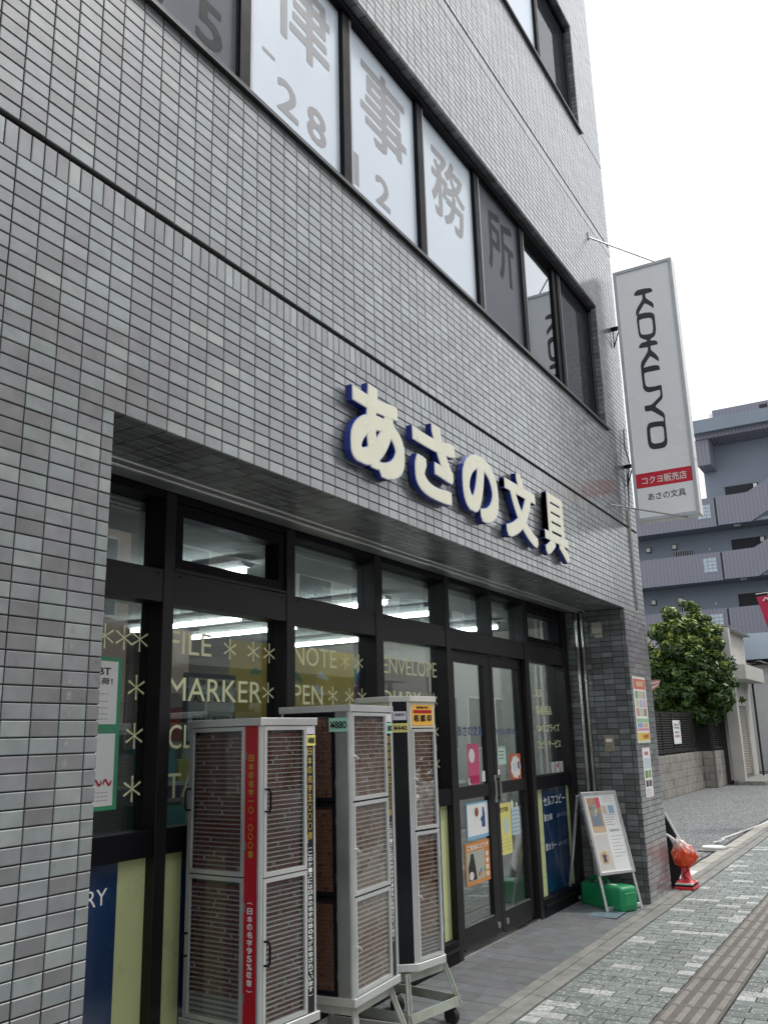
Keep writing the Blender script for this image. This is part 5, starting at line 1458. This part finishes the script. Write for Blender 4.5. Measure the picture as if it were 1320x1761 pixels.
# small striped awning edge left of the tree
t = thing('striped_awning', 'faded red striped awning edge showing beside the pillar above the fence', 'awning', (19.0, 2.95, 2.1))
m_aw = M('faded_red_stripe', (.30,.10,.085), .7, var=.2); 
for i in range(5): MB().add([(-.8+i*.0, 0+.0, .0+i*.085), (.75+i*.05, 0, .33+i*.03), (.78+i*.05, 0, .36+i*.03), (-.8, 0, .06+i*.085), (-.8, .5, .0+i*.085), (.75+i*.05, .5, .33+i*.03), (.78+i*.05, .5, .36+i*.03), (-.8, .5, .06+i*.085)],
    [(0,1,2,3),(4,7,6,5),(0,3,7,4),(1,5,6,2),(2,6,7,3),(0,4,5,1)]).build('stripe', (m_aw, C(.50,.40,.38))[i % 2], t)
for x_ in (-.7, .6): MB().bar((x_, .3, -2.1), (x_, .3, .1), .05, .05).build('support_post', m_louv, t)
# house with tiled roof behind the tree
H = thing('tiled_house', 'old house with dark tiled roof glimpsed between tree and pale garage', 'house', (27.4, 3.15, -.25))
solid('wall', H, M('dark_house_wall', (.16,.14,.125), .9, dirt=.4), .3, 7, .2, 7, 0, 3.5)
m_rt = M('dark_roof_tile', (.055,.06,.07), .4, var=.2, vs=8)
dv = Vector((3.5, 0, 1.5)).normalized(); nv_ = Vector((-1.5, 0, 3.5)).normalized()
roof = MB().obox(Vector((0,3.4,3.45))+dv*2.0, dv*2.0, Vector((0,3.6,0)), nv_*.03).build('roof', m_rt, H)
rt_me = MB().tube([Vector((0,0,0)), dv*.31], .06, 8).mesh('roof_tile', m_rt)
for i in range(22):
    for j in range(13):
        o = bpy.data.objects.new('roof_tile', rt_me); o.location = Vector((0, -.1+i*.26, 3.45)) + dv*(j*.305-.02) + nv_*(.035+.012*(j % 2)); link(o, roof)
solid('gable_trim', H, m_white, -.05, 1.6, -.26, -.21, 3.25, 3.42)
# pale garage building
G = thing('garage_building', 'pale beige flat-fronted garage with roller shutter and canopy at the right', 'building', (24.1, 2.0, 0))
m_gar = M('pale_render', (.50,.49,.46), .85, var=.06, vs=2, dirt=.25, dcol=(.30,.285,.26), ds=1.2)
solid('wing_wall', G, m_gar, -.02, .24, .0, .28, .10, 4.12); solid('wing_wall_base', G, m_concrete, -.03, .25, -.01, .29, -.01, .099)
solid('facade', G, m_gar, .241, 3.6, .18, .4, 2.62, 4.13); solid('parapet_cap', G, m_alud, -.03, 3.65, -.02, .45, 4.131, 4.17)
solid('canopy', G, m_gar, .28, 3.55, -.28, .179, 2.72, 3.12, bevel=.01)
solid('jamb', G, m_gar, .2405, .55, .19, .4, .1, 2.619); solid('jamb', G, m_gar, 2.75, 3.6, .19, .4, .1, 2.619); solid('lintel', G, m_gar, .551, 2.749, .2, .4, 2.05, 2.618)
solid('side_wall', G, M('shaded_side_wall', (.035,.03,.028), .85), .3, .5, .41, 3.4, 0, 2.9); solid('rear_block', G, m_gar, .501, 3.6, 3.2, 3.4, 0, 2.9); solid('low_roof', G, m_alud, .25, 3.6, .401, 3.45, 2.901, 2.95)  # shadow of the gap put into the side wall's near-black colour
SH = solid('shutter_backing', G, m_alud, .551, 2.749, .262, .275, .12, 2.05)
m_sh = M('beige_shutter', (.45,.42,.37), .5, metal=.2, var=.06)
sme = MB().prism([(0,0),(.004,.035),(.022,.05),(.022,.066),(.0,.068)], lambda a, b, d: (d, -a, b), -1.09, 1.09).mesh('shutter_slat', m_sh)
for i in range(28):
    o = bpy.data.objects.new('shutter_slat', sme); o.location = (1.65, .26, .15+i*.068); link(o, SH)
solid('doorstep', G, m_concrete, -.2, 3.6, -.5, .18, -.01, .10, bevel=.01)
MB().tube([(2.95, -.02, .1), (2.95, -.02, 2.7)], .03, 8).build('downpipe', m_louv, G)
# pale blue corrugated shed beyond
BS = thing('corrugated_shed', 'pale blue wall and wavy-edged roof at the right edge beyond the garage', 'building', (32, 2.5, 0))
m_pb = M('pale_blue_sheet', (.42,.50,.58), .6, var=.05, stretch=(1,6,.3))
solid('wall', BS, m_pb, 0, 6, -3.0, 1.4, 3.75, 4.65); solid('lower_wall', BS, M('white_sheet_wall', (.62,.63,.63), .7, var=.05), .05, 6, -3.0, 1.4, 0, 3.55)
er = MB(); ny = 48
for i in range(ny):
    y0, y1 = -3.0+i*4.4/ny, -3.0+(i+1)*4.4/ny; zz0, zz1 = 3.66+.05*math.sin(i*1.05), 3.66+.05*math.sin((i+1)*1.05)
    er.add([(-.35,y0,zz0-.05),(-.35,y1,zz1-.05),(.1,y1,zz1),(.1,y0,zz0),(-.35,y0,zz0-.065),(-.35,y1,zz1-.065),(.1,y1,zz1-.015),(.1,y0,zz0-.015)], [(0,1,2,3),(4,7,6,5),(0,4,5,1),(2,6,7,3)])
er.build('wavy_eave', M('brown_eave', (.20,.17,.15), .6), BS, fixn=False)
# red banner at the right edge
t = thing('banner_flag', 'red banner flag with white marks at the right edge', 'flag', (14.0, -1.1, 0))
MB().tube([(0,0,0),(0,0,3.9)], .014, 8).build('pole', m_white, t); MB().tube([(0,0,3.6),(0,.95,3.55)], .008, 6).build('cross_bar', m_white, t)
fl = MB(); nu, nv = 14, 14
for j in range(nv+1):
    for i in range(nu+1):
        u, v_ = i/nu, j/nv
        fl.v.append((.04*math.sin(u*5+v_*3), u*(.94-.35*v_), 3.55-.05*u-v_*1.6+(.0 if u < .7 else 0)))
fl.f = [(j*(nu+1)+i, j*(nu+1)+i+1, (j+1)*(nu+1)+i+1, (j+1)*(nu+1)+i) for j in range(nv) for i in range(nu)]; fl.m = [0]*len(fl.f)
fl.build('cloth', M('banner_red', (.55,.03,.09), .7), t, fixn=False, smooth=True)
for k in range(3): MB().tube([(-.06, .84-.13*k, 3.42-.01*k), (-.06, .80-.13*k, 3.47), (-.06, .75-.13*k, 3.43)], .012, 6).build('white_mark', m_white, t)

# ================================================================== APARTMENT BLOCK
A = thing('apartment_block', 'tall blue-grey apartment block with ribbed access balconies beyond the car park', 'building', (46, 0, 0))
m_ap = M('blue_grey_render', (.205,.24,.29), .85, var=.06, vs=.7); 
def rib_mat():
    m, n, l, b = nodes('ribbed_grey_cladding')
    ge = n.new('ShaderNodeNewGeometry'); w_ = n.new('ShaderNodeTexWave'); w_.wave_type = 'BANDS'; w_.bands_direction = 'Y'; w_.inputs['Scale'].default_value = 1.7; w_.inputs['Distortion'].default_value = 0
    l.new(ge.outputs['Position'], w_.inputs['Vector'])
    l.new(mixc(n, l, remap(n, l, w_.outputs['Fac'], .75, .95, 0, .8), (.21,.215,.26), (.15,.153,.19)), b.inputs['Base Color'])
    b.inputs['Roughness'].default_value = .7
    bp = n.new('ShaderNodeBump'); bp.inputs['Distance'].default_value = .03; l.new(w_.outputs['Fac'], bp.inputs['Height']); l.new(bp.outputs[0], b.inputs['Normal']); return m
m_rib = rib_mat(); m_apd = M('dark_opening', (.02,.022,.028), .8); m_apl = M('lamp_glass', (.62,.64,.62), .5); m_gb = M('glass_block', (.36,.44,.50), .15, var=.2, vs=8, spec=.6)
# recess wall behind the walkways and the main volumes (x local: 0 = balcony front)
solid('recess_wall', A, m_ap, 1.5, 8, 6.1, 16, 0, 12.0)
solid('main_wall', A, m_ap, 1.5, 10, -10, 6.099, 0, 16.6)
rf = solid('roof_band', A, m_ap, -.6, 10.2, -10, 6.1, 16.60, 17.30); solid('roof_band_soffit', A, m_rib, -.2, 10, -9.9, 6.05, 16.35, 16.599)
solid('penthouse', A, m_rib, 1.2, 8, -10, 5.25, 17.301, 18.30); solid('penthouse_vent', A, m_apd, 1.18, 1.199, 2.45, 2.85, 17.85, 18.12)
solid('penthouse_stair', A, m_rib, 1.4, 3, 5.26, 5.8, 17.301, 17.7); MB().tube([(.6, 5.25, 17.3), (.6, 5.25, 17.9)], .09, 8).build('vent_pipe', m_white, A)
solid('upper_side_block', A, m_rib, -.1, 1.499, 5.42, 6.099, 14.94, 16.349)
for fl_ in range(5):
    zt = 13.15 - 2.9*fl_; zb = zt-1.42 if fl_ else zt-1.5
    sl = solid('walkway_slab', A, m_ap, .0, 1.499, -10, 16 if fl_ < 9 else 6, zb-.0, zb+.16)
    solid('balcony_parapet', A, m_rib, -.12, -.001, 5.50, 16, zb-.05, zt)
    # right-hand part of the parapet turns into the stair flight
    MB().prism([(5.40, zb-.02), (3.80, zb-.04), (1.6, zb+1.15), (-.6, zb+2.3), (-.6, zt+2.3), (1.6, zt+1.15), (3.85, zt), (5.40, zt-.02)], lambda a, b, d: (d, a, b), -.16, -.03).build('stair_parapet', m_rib, A)
    gb = solid('glass_block_panel', A, m_gb, -.135, -.121, 5.72, 6.36, zb+.42, zb+1.14)
    for k in range(1, 3): solid('block_joint', gb, m_rib, -.138, -.1355, 5.72+.213*k-.012, 5.72+.213*k+.012, zb+.42, zb+1.14)
    for k in range(1, 4): solid('block_joint', gb, m_rib, -.141, -.1385, 5.72, 6.36, zb+.42+.18*k-.012, zb+.42+.18*k+.012)
    if fl_:
        wz = zt+.0
        w_ = solid('barred_window', A, m_apd, 1.44, 1.499, 7.15, 8.1, wz-.6, wz+.55)
        for k in range(8): MB().bar((1.40, 7.2+k*.12, wz-.6), (1.40, 7.2+k*.12, wz+.55), .025, .025).build('window_bar', m_alud, w_)
        for yy in (8.05, 9.45):
            l_ = solid('wall_lamp', A, m_apl, 1.36, 1.499, yy-.10, yy+.10, wz+.72, wz+.94); solid('lamp_rim', l_, m_apd, 1.42, 1.498, yy-.13, yy+.13, wz+.68, wz+.98)
        solid('spot_lamp', A, m_apl, 1.42, 1.499, 6.22, 6.28, wz+.42, wz+.52)
    op = solid('stair_opening', A, m_apd, 1.47, 1.4995, 3.68, 5.12, zt-.35 if fl_ else zt-.25, zt+.85)
    l_ = solid('stair_lamp', A, m_apl, 1.38, 1.469, 3.5, 3.68, zt+.55, zt+.8); solid('lamp_rim', l_, m_apd, 1.42, 1.468, 3.46, 3.72, zt+.5, zt+.85)
    MB().tube([(.5, 4.6, zb-.001), (.5, 4.6, zb-.06)], .17, 14).build('ceiling_lamp', m_apl, A)
    solid('rain_slot', A, m_apd, -.10, -.05, 5.405, 5.495, zb+.1, zt-.05)

# ================================================================== ACROSS THE STREET (seen in the glass)
far = MB().box(-60, 100, -10.2, -7.6, -.011, .02).build('far_pavement', m_concrete); tag(far, kind='structure')
m_win = M('far_window', (.03,.035,.045), .1, spec=.8)
def far_house(label, x0, x1, h, col, storeys, cols, y=-10.2, seed=0):
    t = thing('street_building', label, 'building', (x0, y, 0), 0, 'buildings across the street')
    m_ = M('far_wall_%d' % seed, col, .85, var=.05)
    solid('wall', t, m_, 0, x1-x0, -8, 0, 0, h); solid('parapet', t, m_, -.05, x1-x0+.05, -.3, .06, h+.001, h+.35)
    fh = h/storeys
    for s_ in range(storeys):
        for c in range(cols):
            w_ = (x1-x0)/cols; a = c*w_+w_*.2
            f = solid('window', t, m_white, a-.05, a+w_*.6+.05, .001, .05, s_*fh+fh*.3, s_*fh+fh*.85); solid('pane', f, m_win, a, a+w_*.6, .051, .056, s_*fh+fh*.3+.05, s_*fh+fh*.85-.05)
        if s_: solid('balcony', t, m_, .2, x1-x0-.2, .0, .9, s_*fh-.1, s_*fh+.9) if seed == 2 else None
far_house('grey rendered building reflected in the leftmost shop windows', -14, 3.2, 8.0, (.58,.57,.56), 2, 6, seed=0)
far_house('salmon brown building reflected in the middle shop windows', 3.4, 11.5, 9.0, (.56,.42,.35), 3, 4, seed=1)
far_house('cream building reflected in the shop doors', 11.8, 22, 6.2, (.36,.34,.31), 2, 4, seed=2)
far_house('low white house reflected in the rightmost shop window', 22.3, 34, 6.5, (.40,.39,.38), 2, 5, seed=3)
far_house('unseen brown building added down the street to darken the pillar tile reflections', 34.3, 60, 7.0, (.26,.23,.21), 2, 8, seed=4)  # unseen, added so the pillar tiles reflect something dark instead of sky
far_house('unseen grey building added at the far end of the street to darken reflections', 60.5, 120, 8.0, (.28,.28,.29), 3, 12, seed=5)  # added beyond view to keep the tile reflections dark along the street
# parked white car (shows in the case doors and in the shop doors)
CAR = thing('parked_car', 'white hatchback reflected in the shop doors and display cases', 'car', (8.6, -4.55, 0))
m_carw = M('white_car_paint', (.74,.75,.76), .2, var=.02, coat=1, spec=.5); m_carg = M('car_glass', (.02,.025,.03), .06, spec=.8)
def loft(secs, name, mat, par, smooth=True, cap=True):
    mb = MB(); n_ = len(secs[0])
    for s_ in secs: mb.v += [tuple(p) for p in s_]
    for k in range(len(secs)-1): mb.f += [(k*n_+i, k*n_+(i+1) % n_, (k+1)*n_+(i+1) % n_, (k+1)*n_+i) for i in range(n_)]
    if cap: mb.f += [tuple(range(n_)), tuple((len(secs)-1)*n_+i for i in range(n_-1,-1,-1))]
    mb.m = [0]*len(mb.f); return mb.build(name, mat, par, smooth=smooth)
prof_b = [(-2.0,.35,.62,.70),(-1.9,.25,.80,.78),(-1.5,.22,.92,.83),(-.9,.2,.98,.85),(.2,.2,1.0,.86),(1.2,.2,1.0,.86),(1.8,.24,.98,.82),(2.0,.35,.80,.74)]
secs = [[(x_, -w_, zl), (x_, -w_-.02, zl+(zh-zl)*.5), (x_, -w_+.06, zh), (x_, w_-.06, zh), (x_, w_+.02, zl+(zh-zl)*.5), (x_, w_, zl)] for x_, zl, zh, w_ in prof_b]
loft(secs, 'body', m_carw, CAR)
prof_c = [(-1.05,.97,.99,.74),(-.45,.97,1.42,.66),(.3,.98,1.50,.64),(1.2,.98,1.46,.64),(1.75,.98,1.02,.70)]
secs = [[(x_, -w_-.07, zl), (x_, -w_+.05, zh-.02), (x_, -w_+.12, zh), (x_, w_-.12, zh), (x_, w_-.05, zh-.02), (x_, w_+.07, zl)] for x_, zl, zh, w_ in prof_c]
loft(secs, 'cabin_glass', m_carg, CAR)
MB().box(-.5, 1.25, -.55, .55, 1.47, 1.525).build('roof_panel', m_carw, CAR, bevel=.03, seg=3, smooth=True)
for x_ in (-.95, -.2, .75, 1.6):
    for s_ in (-1, 1): MB().bar((x_, s_*.79, .98), (x_+(.5 if x_ < -.5 else -.12 if x_ > 1 else .05), s_*.64, 1.48), .06, .03, up=(0,1,0)).build('pillar', m_carw, CAR)
for x_ in (-1.25, 1.25):
    for s_ in (-1, 1):
        w_ = MB().tube([(x_, s_*.70, .31), (x_, s_*.88, .31)], .31, 24).build('wheel', m_rubber, CAR, bevel=.02); MB().tube([(x_, s_*.881, .31), (x_, s_*.89, .31)], .2, 16).build('rim', m_alu, w_)
for s_ in (-1, 1):
    solid('headlight', CAR, m_alu, -1.99, -1.88, s_*.55-.12, s_*.55+.12, .62, .74, bevel=.02); solid('tail_light', CAR, C(.4,.02,.02), 1.93, 2.01, s_*.62-.08, s_*.62+.08, .70, .90, bevel=.01)
    MB().box(-.75, -.6, s_*.93-.07, s_*.93+.07, .95, 1.08).build('mirror', m_carw, CAR, bevel=.02)
